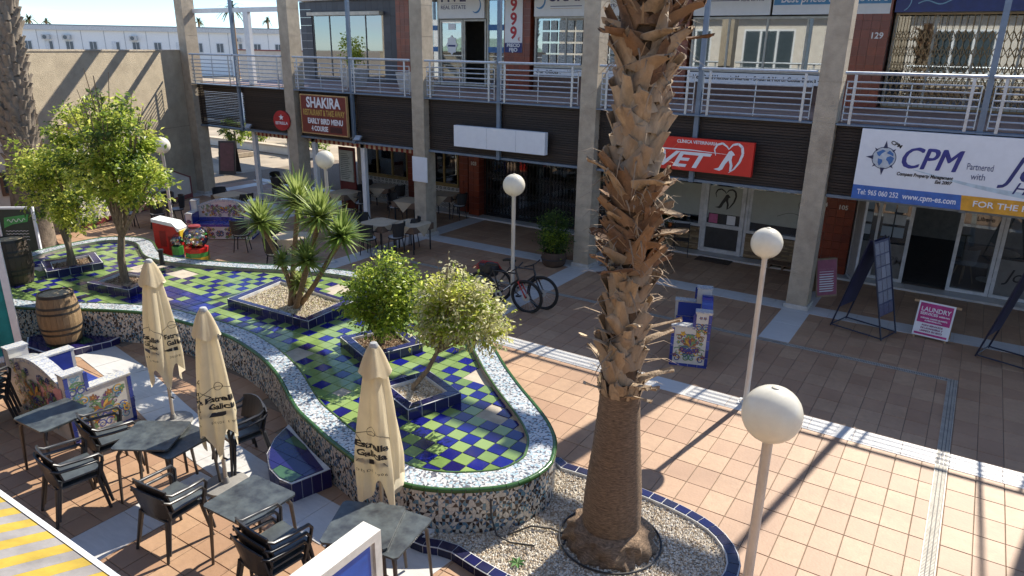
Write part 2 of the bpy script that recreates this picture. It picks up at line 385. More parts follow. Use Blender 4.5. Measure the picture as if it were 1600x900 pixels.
# restaurant: windows with gilt frames over an azulejo dado
az = M('dado_white', (.55,.52,.46), .35); azb = M('dado_black', (.03,.03,.035), .4)
def dado(x0, x1, z0, z1):
    d = MB().box(x0, x1, YS, YS+.2, z0, z1).build('tiled_dado', az, bld); p = MB(); n = round((x1-x0)/.18); w_ = (x1-x0)/n
    rows = int((z1-z0-.14)/.2)
    for i in range(n):
        cx = x0+w_*(i+.5)
        p.box(cx-.05, cx+.05, YS-.003, YS, z1-.11, z1-.09).box(cx-.05, cx+.05, YS-.003, YS, z1-.06, z1-.04).box(cx-.05,cx-.035,YS-.003,YS,z1-.09,z1-.06).box(cx+.035,cx+.05,YS-.003,YS,z1-.09,z1-.06)
        for j in range(rows):
            cz = z0+.11+j*.2; off = (w_/2 if j % 2 else 0); c_ = cx+off
            if c_ > x1-.09: continue
            for rr_, th in ((.075,.016),(.032,.014)):
                for a in range(10):
                    t0, t1 = [2*math.pi*(a+q)/10 for q in (0,1)]
                    p.quad(*[(c_+r_*math.cos(t_)*1.05, YS-.003, cz+r_*math.sin(t_)*1.2) for r_, t_ in ((rr_-th,t0),(rr_,t0),(rr_,t1),(rr_-th,t1))])
    p.build('dado_pattern', azb, d, kind='stuff')
gilt = M('gilt_frame', (.34,.24,.09), .4, .4)
def rest_window(x0, x1, n):
    wn = frame(bld, x0, x1, .86, 2.7, YS+.02, gilt, .05, .08, 'window')
    for i in range(1, n): MB().box(x0+(x1-x0)*i/n-.03, x0+(x1-x0)*i/n+.03, YS+.02, YS+.09, .91, 2.65).build('mullion', gilt, wn)
    pane(wn, x0+.05, x1-.05, .91, 2.65, YS+.05, darkglass); MB().box(x0-.03, x1+.03, YS-.06, YS+.02, .82, .86).build('sill', gilt, wn)
dado(-18.4, -16.2, .06, .82); rest_window(-18.35, -16.25, 3)
dado(-15.9, -14.0, .06, .82); rest_window(-15.85, -14.05, 3)
wallbox(-18.4, -13.2, YS, YS+.2, 2.72, 3.64, M('brown_wall', (.10,.05,.035), .8), 'lintel_wall')
tiled_pier(-16.2, -15.9, YS, .06, 2.7); tiled_pier(-13.98, -13.62, YS-.02, .06, 3.64); tiled_pier(-13.42, -13.02, YS-.25, .06, 3.64, d=.5)
wallbox(-13.6, -13.44, YS, YS+.15, .06, 3.64, white, 'white_jamb')
text('103', bld, -13.22, YS-.275, 1.72, .16, white, bold=.004)
# striped awning valance of the restaurant and its white posts
red_s = M('awning_red', (.25,.03,.02), .8); crm = M('awning_cream', (.6,.45,.3), .8)
for i in (0, 1):
    a0, a1 = COLX[i]+.45+(2.6 if i == 0 else 0), COLX[i+1]-.02
    aw = thing('folded_awning', 'rolled striped awning valance under the fascia '+('beside the open passage' if i == 0 else 'below the restaurant sign'), 'awning')
    MB().tube([(a0, YC+.5, FZ0-.12), (a1, YC+.5, FZ0-.12)], .045, 8).build('roller', crm, aw, 40)
    n = int((a1-a0)/.1)
    for k in range(n):
        MB().box(a0+k*.1, a0+k*.1+.098, YC+.44, YC+.446, FZ0-.24+random.uniform(0,.02), FZ0-.08).build('valance_strip', red_s if k % 2 else crm, aw)
for (xp, lab) in ((-20.7,'beside the open passage'),(-18.75,'next to the white door'),(-17.75,'left of the restaurant menu board'),(-15.6,'between the two restaurant windows')):
    pst = thing('awning_post', 'white square awning post standing '+lab, 'post', (xp, 15.75, 0), group='white posts of the restaurant terrace')
    MB().box(-.08, .08, -.06, .06, .02, FZ0-.07).build('shaft', white, pst); MB().box(-.12, .12, -.1, .1, 0.008, .02).build('foot', steel, pst)
# white half-glazed screen door
sd_ = thing('screen_door', 'white half glazed panel standing beside the first restaurant column', 'screen', (-19.62, 16.2, 0), R(12))
frame(sd_, 0, .85, .01, 2.35, 0, white, .09, .06); MB().box(.09,.76,.015,.045,.1,.95).build('kick_panel', white, sd_); MB().box(.09,.76,0,.06,.95,1.05).build('mid_rail', white, sd_); pane(sd_, .09, .76, 1.05, 2.26, .025, darkglass)
# menu board and restaurant door
mb_ = thing('menu_board', 'pale menu sheet board on the restaurant front above a red panel', 'menu board', (-17.0, 16.35, 0))
MB().box(-.3,.3,-.02,.02,1.0,2.0).build('sheet', M('menu_paper', (.42,.42,.34), .6), mb_); MB().box(-.36,.36,.02,.06,.1,2.1).build('board', M('dark_red_board', (.14,.02,.015), .6), mb_)
ml = MB()
for k in range(14): ml.box(-.24, .24-random.uniform(0,.2), -.0215, -.02, 1.08+k*.062, 1.095+k*.062)
ml.build('print_lines', ink, mb_, kind='stuff')
for sx in (-.3,.3): MB().box(sx-.03,sx+.03,.02,.06,0.008,.1).build('leg', darkmetal, mb_)
# white sheet on the column
ws = thing('notice_board', 'blank white notice board fixed low on a concrete column', 'board', (-12.96, YC-.012, 0)); MB().box(-.26,.26,-.015,.008,1.6,2.27).build('sheet', pwhite, ws); MB().box(-.27,.27,-.003,.011,1.585,2.285).build('frame', white, ws)
# folding gate of the closed shop
def lattice(par, x0, x1, z0, z1, y, m, dx=.12, name='gate'):
    g = MB(); n = round((x1-x0)/dx); dx = (x1-x0)/n
    for i in range(n+1): g.box(x0+i*dx-.007, x0+i*dx+.007, y, y+.015, z0, z1)
    o = g.build(name+'_bars', m, par, kind='stuff'); g = MB(); zz = z0+.1
    while zz < z1-.28:
        for i in range(n):
            for s in (1, -1):
                a = Vector((x0+i*dx, y-.008*s-.002, zz+(0 if s > 0 else .26))); b = Vector((x0+(i+1)*dx, y-.008*s-.002, zz+(.26 if s > 0 else 0)))
                nrm = Vector((-(b.z-a.z), 0, b.x-a.x)).normalized()*.007
                g.prism([a-nrm, b-nrm, b+nrm, a+nrm], (0, .004, 0))
        zz += .52 if name == 'gate' else .36
    g.build(name+'_lattice', m, par, kind='stuff')
    MB().box(x0, x1, y-.02, y+.03, z0-.03, z0).box(x0, x1, y-.02, y+.03, z1, z1+.04).build(name+'_track', m, par)
fg = thing('folding_gate', 'dark folding lattice gate closing the shop next to number 103', 'gate'); lattice(fg, -12.95, -8.25, .1, 3.0, YS-.05, M('gate_dark', (.035,.032,.03), .5, .3))
gf = frame(bld, -13.0, -8.2, .06, 3.1, YS+.1, darkmetal, .07, .06, 'shop_window')
for k in (1, 2, 3): MB().box(-13+1.2*k-.03, -13+1.2*k+.03, YS+.1, YS+.15, .13, 3.03).build('mullion', darkmetal, gf)
pane(gf, -12.93, -8.27, .13, 3.03, YS+.12, darkglass)
for (a, b) in ((-13.02,-8.2),(-8.2,9)): wallbox(a, b, YS+.02, YS+.3, 3.16, 3.64, M('lintel', (.10,.085,.07), .9), 'lintel')
# veterinary clinic: frosted windows over a stone dado, white door
frost = M('frosted_film', (.34,.36,.32), .35, var=.04); alu = M('white_frame', (.62,.63,.63), .4)
stone = [M('stone_strip_%d' % k, c_, .9, bump=.4) for k, c_ in enumerate(((.28,.19,.10),(.36,.26,.15),(.20,.14,.085)))]
def stone_dado(x0, x1, z1):
    d = MB().box(x0, x1, YS+.02, YS+.2, .06, z1).build('stone_dado', M('stone_joint', (.12,.09,.06), .95), bld); s = MB(); z = .065
    while z < z1-.02:
        h = random.choice((.035,.05,.06)); xx = x0
        while xx < x1:
            l = random.uniform(.15,.45); s.m = random.randrange(3); s.box(xx+.004, min(xx+l, x1)-.004, YS-random.uniform(.0,.02), YS+.02, z, min(z+h-.006, z1)); xx += l
        z += h
    s.build('stone_strips', stone, d, kind='stuff')
def vet_window(x0, x1):
    wn = frame(bld, x0, x1, .7, 3.0, YS+.03, alu, .07, .07, 'window')
    pane(wn, x0+.07, x1-.07, .77, 2.93, YS+.06, darkglass)
    MB().box(x0+.07, x1-.07, YS+.05, YS+.057, 1.0, 1.85).build('frosted_film', frost, wn)
stone_dado(-8.0, -5.85, .7); vet_window(-8.0, -5.85); stone_dado(-4.62, -2.95, .7); vet_window(-4.62, -2.95)
vd = thing('clinic_door', 'white framed glazed clinic door with black pet logo on frosted film', 'door', (-5.25, YS-.02, 0))
frame(vd, -.55, .55, .055, 3.0, 0, alu, .11, .09); MB().box(-.44,.44,.02,.07,.74,.84).build('mid_rail', alu, vd)
pane(vd, -.44, .44, .165, .74, .04, M('dark_panel', (.05,.05,.05), .3)); pane(vd, -.44, .44, .84, 2.89, .04, darkglass)
MB().box(-.43,.43,.028,.036,1.12,1.85).build('frosted_film', frost, vd)
def arc_ribbon(mb, pts, wd, y):
    for i in range(len(pts)-1):
        a, b = Vector((pts[i][0],y,pts[i][1])), Vector((pts[i+1][0],y,pts[i+1][1])); d = b-a; n = Vector((-d.z,0,d.x)).normalized()
        mb.quad(a-n*wd[i]/2, b-n*wd[i+1]/2, b+n*wd[i+1]/2, a+n*wd[i]/2)
def pet_logo(par, cx, cz, s, y, m):
    h = MB(); P1 = [(cx+s*u, cz+s*v) for u, v in ((-.42,.05),(-.48,.25),(-.40,.42),(-.22,.48),(-.05,.38),(.02,.28))]; arc_ribbon(h, P1, [.02*s,.05*s,.07*s,.07*s,.05*s,.02*s], y)
    P2 = [(cx+s*u, cz+s*v) for u, v in ((.02,.30),(.14,.46),(.32,.50),(.46,.40),(.50,.18),(.42,-.10),(.25,-.36),(.08,-.50))]; arc_ribbon(h, P2, [.02*s,.06*s,.08*s,.09*s,.09*s,.08*s,.05*s,.01*s], y)
    h.poly([(cx+s*u, y-.001, cz+s*v) for u, v in ((-.45,-.42),(-.28,-.36),(-.16,-.12),(-.04,.10),(.02,.22),(.10,.26),(.18,.20),(.24,.12),(.16,.08),(.14,-.05),(.20,-.25),(.16,-.44),(.10,-.44),(.10,-.22),(.04,-.08),(-.06,-.22),(-.14,-.40),(-.24,-.46))])
    return h.build('pet_logo', m, par)
pet_logo(vd, 0, 1.52, .55, .026, ink)
MB().box(-.38,-.15,.026,.036,.86,1.1).build('pink_notice', M('pink_paper', (.5,.12,.25), .6), vd); MB().box(.1,.32,.026,.036,.86,1.1).build('white_notice', pwhite, vd); MB().tube([(-.4,-.02,1.0),(-.4,-.02,1.2)],.012,6).build('handle', steel, vd)
for xa, xb in ((-5.85,-5.81),(-4.69,-4.62)): wallbox(xa, xb, YS, YS+.1, .06, 3.1, alu, 'jamb')
lg = thing('window_drawing', 'thin black animal outline printed on the frosted clinic window', 'decal'); q = MB()
arc_ribbon(q, [(-3.9+.9*t, 1.25+.12*math.sin(t*4)) for t in [k/14 for k in range(15)]], [.008]*15, YS+.045); arc_ribbon(q, [(-3.25+.16*math.cos(t)*(1+.2*math.sin(3*t)), 1.55+.2*math.sin(t)) for t in [k*.3 for k in range(22)]], [.008]*22, YS+.045); q.build('outline', ink, lg)
# red pier with 104 / 105 and the property office
tiled_pier(-2.9, -2.12, YS-.12, .06, 3.64, d=.5)
text('105', bld, -2.38, YS-.14, 1.70, .15, white, bold=.003); text('104', bld, -2.84, YS-.14, 1.72, .15, white, bold=.003)
def office_pane(x0, x1, name, film=None):
    wn = frame(bld, x0, x1, .055, 3.0, YS, alu, .075, .08, name); pane(wn, x0+.075, x1-.075, .13, 2.925, YS+.035, darkglass)
    if film: MB().box(x0+.08, x1-.08, YS+.022, YS+.03, .14, film).build('frosted_film', M('grey_film', (.16,.16,.15), .4), wn)
    return wn
cards = M('listing_card', (.5,.52,.52), .5, rnd=('isl',(.2,.27,.33),.9))
w1 = office_pane(-2.05, -.88, 'shop_window', .95); MB().box(-1.62,-1.56,YS,YS+.05,.13,2.925).build('mullion', alu, w1)
cd = MB()
for xx in (-1.95, -1.5, -1.25):
    for zz in (1.12, 1.42, 1.72): cd.box(xx, xx+.22, YS+.014, YS+.02, zz, zz+.24)
cd.build('listing_cards', cards, w1, kind='stuff')
text('CPM', w1, -1.22, YS+.018, .55, .3, M('film_grey', (.10,.10,.10), .5), bold=.004, shear=.2)
w2 = office_pane(.02, .85, 'shop_window'); w3 = office_pane(.86, 1.9, 'shop_window', .95); w4 = office_pane(1.92, 3.0, 'shop_window')
text('Libero', w2, .5, YS+.02, 1.78, .13, ink, bold=.002)
text('Jo', w3, 1.25, YS+.018, .6, .4, ink, shear=.3)
dl = thing('open_door', 'white framed glass door swung open at the red tiled pier', 'door', (-2.08, YS-.02, 0), R(-68)); frame(dl, 0, .72, .06, 2.9, -.03, alu, .07, .05); pane(dl, .07, .65, .13, 2.83, -.01, M('film_white', (.45,.45,.43), .4))
# desk and chair dimly seen inside the office
dk = thing('office_table', 'round pale table just inside the office window', 'table', (.85, 20.0, .03)); MB().lathe([(.01,.7),(.5,.7),(.52,.715),(.5,.73),(.01,.73)], 24).build('top', M('pale_wood', (.45,.35,.24), .5), dk, 40); MB().tube([(0,0,0),(0,0,.7)],.04).build('column', white, dk); MB().lathe([(.25,0),(.25,.02),(.03,.03)],16).build('foot', white, dk)
oc = thing('office_chair', 'grey shell chair with wooden legs inside the office', 'chair', (.3, 19.5, .03), R(40))
MB().lathe([(.02,.44),(.2,.44),(.23,.47),(.24,.52),(.22,.5),(.02,.46)], 16).build('seat', M('grey_shell', (.17,.18,.2), .5), oc, 50)
bk = MB(); P = [(.24*math.sin(t), -.22*math.cos(t)) for t in [(-1.1+k*.22) for k in range(11)]]
for i in range(10): bk.prism([(P[i][0],P[i][1],.5),(P[i+1][0],P[i+1][1],.5),(P[i+1][0]*1.1,P[i+1][1]*1.2,.84),(P[i][0]*1.1,P[i][1]*1.2,.84)], (-P[i][0]*.07,-P[i][1]*.07,0))
bk.build('backrest', MC['grey_shell'], oc)
for a in (45,135,225,315): MB().tube([(.12*math.cos(R(a)),.12*math.sin(R(a)),.45),(.24*math.cos(R(a)),.24*math.sin(R(a)),0)],[.018,.012],6).build('leg', M('beech', (.45,.3,.17), .5), oc)
# ---- upper storey
char = M('charcoal_tile', (.030,.034,.048), .45, rnd=('isl',(.045,.05,.065),.9))
def tilewall(x0, x1, z0, z1, y, m, tw, th, name):
    s = MB(); n = max(1, round((x1-x0)/tw)); k = max(1, round((z1-z0)/th)); a, b = (x1-x0)/n, (z1-z0)/k
    for i in range(n):
        for j in range(k): s.box(x0+a*i+.003, x0+a*(i+1)-.003, y-.012, y+.02, z0+b*j+.003, z0+b*(j+1)-.003)
    return s.build(name, m, bld, kind='stuff')
wallbox(-23.0, -18.4, YU+.2, 26, DZ-.02, 6.8, M('charcoal_wall', (.03,.033,.045), .7), 'upper_block_wall')
tilewall(-23.4, -22.75, DZ, 6.8, YU, char, .3, .3, 'charcoal_tiles'); tilewall(-18.95, -18.3, DZ, 6.8, YU, char, .3, .3, 'charcoal_tiles'); tilewall(-22.75, -18.95, 6.45, 6.8, YU, char, .3, .3, 'charcoal_tiles')
aw_ = frame(bld, -22.75, -18.95, DZ+.02, 6.45, YU+.02, M('bronze_frame', (.10,.10,.10), .4), .06, .06, 'window')
for k in (1, 2, 3): MB().box(-22.75+.95*k-.02, -22.75+.95*k+.02, YU+.02, YU+.07, DZ+.08, 6.39).build('mullion', MC['bronze_frame'], aw_)
pane(aw_, -22.69, -19.01, DZ+.08, 6.39, YU+.04, skyglass); MB().box(-22.75,-18.95,YU-.25,YU,6.28,6.4).build('blind_box', M('blind_cream', (.55,.53,.45), .6), aw_)
tiled_pier(-18.28, -17.66, YU-.1, DZ, 6.8, tw=.22)
um = M('upper_frame', (.50,.49,.42), .45)
def up_window(x0, x1, z0, z1, n, m=um):
    wn = frame(bld, x0, x1, z0, z1, YU, m, .06, .07, 'window')
    for k in range(1, n): MB().box(x0+(x1-x0)*k/n-.025, x0+(x1-x0)*k/n+.025, YU, YU+.06, z0+.06, z1-.06).build('mullion', m, wn)
    pane(wn, x0+.06, x1-.06, z0+.06, z1-.06, YU+.03, skyglass); return wn
up_window(-17.6, -16.4, DZ+.02, 6.8, 2); up_window(-14.36, -13.62, DZ+.02, 6.8, 1)
wallbox(-16.4, -14.36, YU+.02, YU+.1, 6.12, 6.8, um, 'transom')
ud = thing('office_door', 'glazed upper door with a white star sticker beside an open doorway', 'door', (-15.8, YU, DZ)); frame(ud, -.56, .44, .02, 2.18, 0, um, .07, .06); pane(ud, -.49, .37, .09, 2.11, .03, skyglass)
st = MB(); st.poly([(-.06+(.26 if k % 2 else .33)*math.cos(2*math.pi*k/16)*.75, .018, 1.35+(.26 if k % 2 else .33)*math.sin(2*math.pi*k/16)) for k in range(16)]); st.build('star_sticker', pwhite, ud); MB().box(-.22,.1,.014,.017,1.3,1.36).build('star_band', navy, ud); MB().box(-.2,.1,.014,.03,1.85,2.05).build('notice', pwhite, ud)
frame(bld, -15.34, -14.4, DZ+.02, 6.1, YU, um, .06, .06, 'doorway')
bs = M('blue_stripe', (.05,.18,.42), .5)
for zz in (5.05, 5.75):
    MB().box(-14.3,-13.68,YU-.01,YU-.002,zz,zz+.18).build('blue_stripe', bs, bld); MB().box(-17.54,-16.46,YU-.01,YU-.002,zz,zz+.16).build('blue_stripe', bs, bld)
tiled_pier(-13.6, -12.6, YU-.1, DZ, 6.8, tw=.2)
wv = up_window(-12.5, -7.95, 4.62, 6.16, 4)
cd = MB()
for i in range(14):
    for j in range(4):
        cd.box(-12.2+i*.3, -12.2+i*.3+.22, YU-.008, YU-.002, 4.74+j*.34, 4.74+j*.34+.28)
cd.build('listing_cards', M('listing_card_up', (.62,.63,.58), .5, var=.5, scale=22, rnd=('isl',(.35,.42,.42),.6)), wv, kind='stuff')
wallbox(-12.5, -7.9, YU, YU+.15, DZ, 4.38, M('brown_plinth', (.13,.075,.055), .7), 'low_wall'); 
tiled_pier(-7.88, -7.36, YU-.1, DZ, 6.8, tw=.2)
up_window(-7.3, -3.2, 4.66, 6.1, 4); wallbox(-7.3, -3.2, YU, YU+.15, DZ, 4.36, MC['brown_plinth'], 'low_wall')
tiled_pier(-3.12, -2.3, YU-.15, DZ, 6.8, tw=.2, d=.5); text('129', bld, -2.55, YU-.17, 5.62, .2, white, bold=.004)
wallbox(-2.3, 6, YU+1.2, YU+1.3, DZ, 6.8, M('shop_pale_back', (.35,.3,.2), .7), 'inner_wall')
wn = frame(bld, -2.25, 5.9, DZ+.03, 6.2, YU+.3, um, .06, .06, 'window')
for k in range(1, 9): MB().box(-2.25+.9*k-.025,-2.25+.9*k+.025,YU+.3,YU+.36,DZ+.09,6.14).build('mullion', um, wn)
pane(wn, -2.19, 5.84, DZ+.09, 6.14, YU+.33, skyglass)
gg = thing('brass_gate', 'brass coloured folding lattice gate across the upper shop beside number 129', 'gate'); lattice(gg, -2.2, 5.8, DZ+.04, 6.1, YU, M('brass_paint', (.26,.165,.065), .45, .3), .135, 'lattice')
# ================================================================ signs on the building
YF = YC-.07
def board(name, lab, x0, x1, z0, z1, m, y=YF, d=.07, cat='sign', edge=None):
    t = thing(name, lab, cat, ((x0+x1)/2, y, (z0+z1)/2)); w_, h_ = (x1-x0)/2, (z1-z0)/2
    MB().box(-w_, w_, 0, d, -h_, h_).build('panel', m, t)
    if edge: frame(t, -w_-.02, w_+.02, -h_-.02, h_+.02, -.006, edge, .035, d+.004, 'border')
    return t
# restaurant
s = board('restaurant_sign', 'maroon SHAKIRA restaurant sign with gold border and white lettering', -17.6, -15.66, 2.64, 3.77, M('maroon_paint', (.17,.018,.012), .5, var=.1), edge=M('sign_gold_edge', (.5,.3,.12), .5))
text('SHAKIRA', s, 0, -.004, .34, .42, pwhite, w=1.45, bold=.012); text('RESTAURANT & TAKE AWAY', s, 0, -.004, .05, .24, gold, w=1.78, bold=.006)
text('EARLY BIRD MENU', s, .05, -.004, -.20, .22, pwhite, w=1.5, bold=.008); text('4 COURSE', s, -.2, -.004, -.42, .2, pwhite, w=.72, bold=.008)
MB().box(.25,.75,-.004,0,-.5,-.33).build('dark_patch', M('dark_maroon', (.06,.01,.01), .6), s)
# round beer sign on a bracket
d_ = thing('round_bar_sign', 'round red bar sign with white star sticking out from a column', 'sign', (-18.50, YC-.12, 2.93), R(12))
n = 28; MB().prism([(.31*math.cos(2*math.pi*k/n), 0, .31*math.sin(2*math.pi*k/n)) for k in range(n)], (0,.08,0)).build('disc', M('bar_red', (.42,.012,.02), .35), d_)
MB().poly([((.1 if k % 2 == 0 else .042)*math.cos(math.pi/2+2*math.pi*k/10), -.003, .1+(.1 if k % 2 == 0 else .042)*math.sin(math.pi/2+2*math.pi*k/10)) for k in range(10)]).build('star', pwhite, d_)
text('ESTRELLA', d_, 0, -.003, -.08, .12, pwhite, w=.46, bold=.003); MB().box(.2,.32,.03,.05,-.02,.02).build('bracket', darkmetal, d_)
# blank light box
s = board('blank_light_box', 'long blank white light box sign on the dark slats', -11.7, -8.89, 2.70, 3.25, pwhite, d=.14)
for xx in (-.35,.55): MB().box(xx,xx+.008,-.002,0,-.26,.26).build('seam', M('seam_grey', (.45,.47,.5), .5), s)
# veterinary sign
s = board('veterinary_sign', 'bright red veterinary clinic sign with white pet and heart logo', -6.35, -3.85, 2.70, 3.41, M('vet_red', (.60,.022,.015), .4, var=.04), d=.12)
text('CLÍNICA VETERINARIA', s, .03, -.004, .27, .095, pwhite, w=.9, bold=.002)
text('VET', s, -.345, -.004, -.13, .46, pwhite, w=1.15, bold=.012, shear=.35)
pet_logo(s, .725, .0, .62, -.005, pwhite)
q = MB(); arc_ribbon(q, [(-1.2,.05),(-.8,.09),(-.1,.10),(.78,.07)], [.02,.03,.025,.004], -.004); q.build('swoosh', pwhite, s)
# property office sign
X0, X1 = -1.87, 3.3
s = board('property_sign', 'wide white CPM property management sign with blue and orange strip', X0, X1, 2.51, 3.85, pwhite, d=.1); cx_ = -(X0+X1)/2
MB().box(X0+cx_, -.02+cx_, -.003, 0, -.67, -.40).build('blue_strip', M('strip_blue', (.035,.14,.46), .4), s)
MB().prism([(-.02+cx_,0,-.67),(X1+cx_,0,-.67),(X1+cx_,0,-.40),(-.05+cx_,0,-.40)], (0,-.0035,0)).build('orange_strip', M('strip_orange', (.70,.34,.03), .4), s)
text('Tel: 965 060 252', s, -1.42+cx_, -.005, -.535, .14, pwhite, w=.72, bold=.002); text('www.cpm-es.com', s, -.55+cx_, -.005, -.535, .15, pwhite, w=.88, bold=.003); text('FOR THE PERFECT', s, .85+cx_, -.005, -.535, .15, pwhite, w=1.4, bold=.002)
[text('CPM', s, -.68+cx_+.012*k, -.004-.0012*(k+1), .17+.004*k, .56, M('cpm_blue', (.025,.035,.24), .4), w=.95, shear=.25, depth=.0003) for k in (-1,0,1)]
text('Compass Property Management', s, -.7+cx_, -.004, -.12, .09, ink, w=.92, bold=.003, shear=.2); text('Est 2007', s, -.38+cx_, -.004, -.21, .085, ink, w=.28, bold=.003, shear=.2)
text('Partnered', s, .14+cx_, -.004, .12, .17, M('thin_blue', (.06,.09,.2), .5), w=.4); text('with', s, .14+cx_, -.004, -.05, .17, MC['thin_blue'], w=.22)
text('Jo', s, .78+cx_, -.004, .12, .62, navy, w=.62, shear=.35); text('He', s, .85+cx_, -.004, -.2, .3, navy, w=.36, shear=.35)
gx, gz = -1.42+cx_, .15
GS = .78
q = MB()
for k in range(8):
    a = math.pi/2+k*math.pi/4; L = (.42 if k % 4 == 0 else .40 if k % 2 == 0 else .33); b_ = .06 if k % 2 == 0 else .035
    if k in (6,): continue
    q.poly([(gx+GS*.24*math.cos(a-b_*3.5), -.004, gz+GS*.24*math.sin(a-b_*3.5)), (gx+GS*L*math.cos(a), -.004, gz+GS*L*math.sin(a)), (gx+GS*.24*math.cos(a+b_*3.5), -.004, gz+GS*.24*math.sin(a+b_*3.5))])
for k in range(32):
    t0, t1 = 2*math.pi*k/32, 2*math.pi*(k+1)/32; q.quad(*[(gx+GS*r_*math.cos(t_), -.0045, gz+GS*r_*math.sin(t_)) for r_, t_ in ((.252,t0),(.268,t0),(.268,t1),(.252,t1))])
q.build('compass_points', M('compass_ink', (.02,.03,.09), .5), s)
MB().poly([(gx+GS*.25*math.cos(2*math.pi*k/32), -.003, gz+GS*.25*math.sin(2*math.pi*k/32)) for k in range(32)]).build('globe_disc', M('globe_pale', (.52,.58,.62), .4), s)
q = MB()
for P in (((-.18,.12),(-.05,.2),(.02,.17),(-.06,.1),(-.1,.03),(-.14,.05)), ((-.13,-.02),(-.03,-.04),(-.02,-.1),(-.08,-.2),(-.12,-.12)), ((.06,.02),(.14,.06),(.22,.02),(.2,-.08),(.14,-.16),(.1,-.08),(.05,-.04)), ((.04,.12),(.1,.19),(.19,.12),(.2,.05),(.12,.09))):
    q.poly([(gx+GS*a, -.005, gz+GS*b) for a, b in P])
q.build('continents', M('globe_blue', (.04,.16,.42), .4), s); text('CPM', s, gx+GS*.22, -.004, gz+GS*.34, .09, ink, w=.2, bold=.003, rot=(math.pi/2, R(25), 0))
q = MB(); P = [(-.9+cx_+.24*k, -.02-.3*math.sin(min(1,k/9)*1.5)+.012*max(0,k-9)**1.3) for k in range(17)]
arc_ribbon(q, P, [.01+.012*k for k in range(17)], -.0025); q.build('pale_wave', M('wave_blue', (.52,.64,.70), .4), s)
# floodlights and cable under the restaurant fascia
for (fx, lab) in ((-20.3,'open passage'),(-15.3,'restaurant sign')):
    f_ = thing('floodlight', 'small grey floodlight on the fascia rail near the '+lab, 'lamp', (fx, YC+.0, 2.58)); MB().prism([(-.11,-.1,0),(.11,-.1,0),(.11,.02,.12),(-.11,.02,.12)], (0,.04,-.03)).build('housing', steel, f_); MB().box(-.02,.02,-.03,.17,-.03,.02).build('arm', darkmetal, f_)
    MB().tube([(-.1,.1,.05),(-.25,.1,.1),(-.4,.08,-.02),(-.55,.1,.12),(-.7,.12,.22)],.008,6).build('cable', M('cable_white', (.5,.5,.48), .5), f_, 60)
# upper signs
YV = YU-.09
s = board('estate_agency_sign', 'pale FIVE real estate sign with blue swirl over the upper door', -16.34, -14.42, 6.13, 7.0, pwhite, y=YV)
text('FIVE', s, -.32, -.004, .22, .42, navy, w=1.05, bold=.006); text('REAL ESTATE', s, -.32, -.004, -.09, .17, navy, w=1.05, bold=.001); MB().box(-.85,.2,-.004,0,.02,.027).build('rule', navy, s)
q = MB(); arc_ribbon(q, [(.62+.2*math.sin(t), -.02+.24*math.cos(t)) for t in [k*.22 for k in range(18)]], [.02+.004*k if k < 12 else .068-.01*(k-12) for k in range(18)], -.004); q.build('swirl', M('swirl_blue', (.06,.25,.55), .4), s)
s = board('price_banner', 'tall white price banner with red nines and navy PRECIO FIJO strip', -13.55, -12.88, 5.07, 7.2, pwhite, y=YU-.14, d=.02)
rd = M('price_red', (.48,.015,.03), .45)
for k, zz in enumerate((.78,.36,-.06,-.48)): text('9', s, 0, -.004, zz, .52, rd, bold=.015)
MB().box(-.335,.335,-.004,0,-1.065,-.77).build('navy_strip', navy, s); text('PRECIO', s, 0, -.006, -.85, .15, pwhite, w=.5, bold=.005); text('FIJO', s, 0, -.006, -.99, .15, pwhite, w=.32, bold=.005); text('€', s, .22, -.004, -.66, .16, rd)
s = board('agency_name_sign', 'pale SKANDIA real estate sign above the window of listing cards', -12.48, -8.0, 6.16, 7.0, pwhite, y=YV)
text('SKANDIA', s, -.55, -.004, .15, .42, navy, w=2.3, bold=.01); text('REAL ESTATE', s, .15, -.004, -.14, .1, navy, w=.8, bold=.002)
MB().box(-1.65,-.55,-.004,0,-.14,-.12).build('rule', navy, s); MB().box(-1.65,-.55,-.004,0,-.2,-.19).build('rule', M('rule_orange', (.6,.4,.2), .5), s)
q = MB(); arc_ribbon(q, [(-2.05+.2*math.sin(t), .06+.24*math.cos(t)) for t in [k*.22 for k in range(18)]], [.02+.004*k if k < 12 else .068-.01*(k-12) for k in range(18)], -.004); q.build('swirl', MC['swirl_blue'], s)
for k, tx in enumerate(('ajer Costa','jen Kysten','Gratis')): text(tx, s, 1.5, -.004, .1-.16*k, .11, navy, w=.6)
s = board('offices_banner', 'low pale banner listing offices below the listing card window', -12.45, -7.95, 4.40, 4.60, pwhite, y=YV, d=.02)
text('Our Offices :', s, -1.7, -.004, 0, .15, ink, w=.9, bold=.003); text('Los Dolses,', s, -.75, -.004, .05, .08, ink, w=.5)
s = board('agency_end_sign', 'pale estate agency panel with blue swirl behind the blue post', -7.28, -5.2, 6.13, 7.0, pwhite, y=YV)
text('REAL ESTATE', s, .55, -.004, -.05, .1, navy, w=.6, bold=.002); MB().box(-.65,.2,-.004,0,-.07,-.05).build('rule', navy, s)
q = MB(); arc_ribbon(q, [(-.85+.2*math.sin(t), .1+.24*math.cos(t)) for t in [k*.22 for k in range(18)]], [.02+.004*k if k < 12 else .068-.01*(k-12) for k in range(18)], -.004); q.build('swirl', MC['swirl_blue'], s)
s = board('prices_sign', 'sky blue Best prices available here sign board over the upper window', -5.12, -2.35, 6.13, 7.0, pwhite, y=YU-.17); MB().box(-1.37,1.38,-.003,0,-.2,.4).build('blue_field', M('sky_blue_print', (.06,.27,.55), .4), s)
text('Best prices available here', s, .05, -.006, -.06, .26, pwhite, w=2.5, bold=.004, shear=.15)
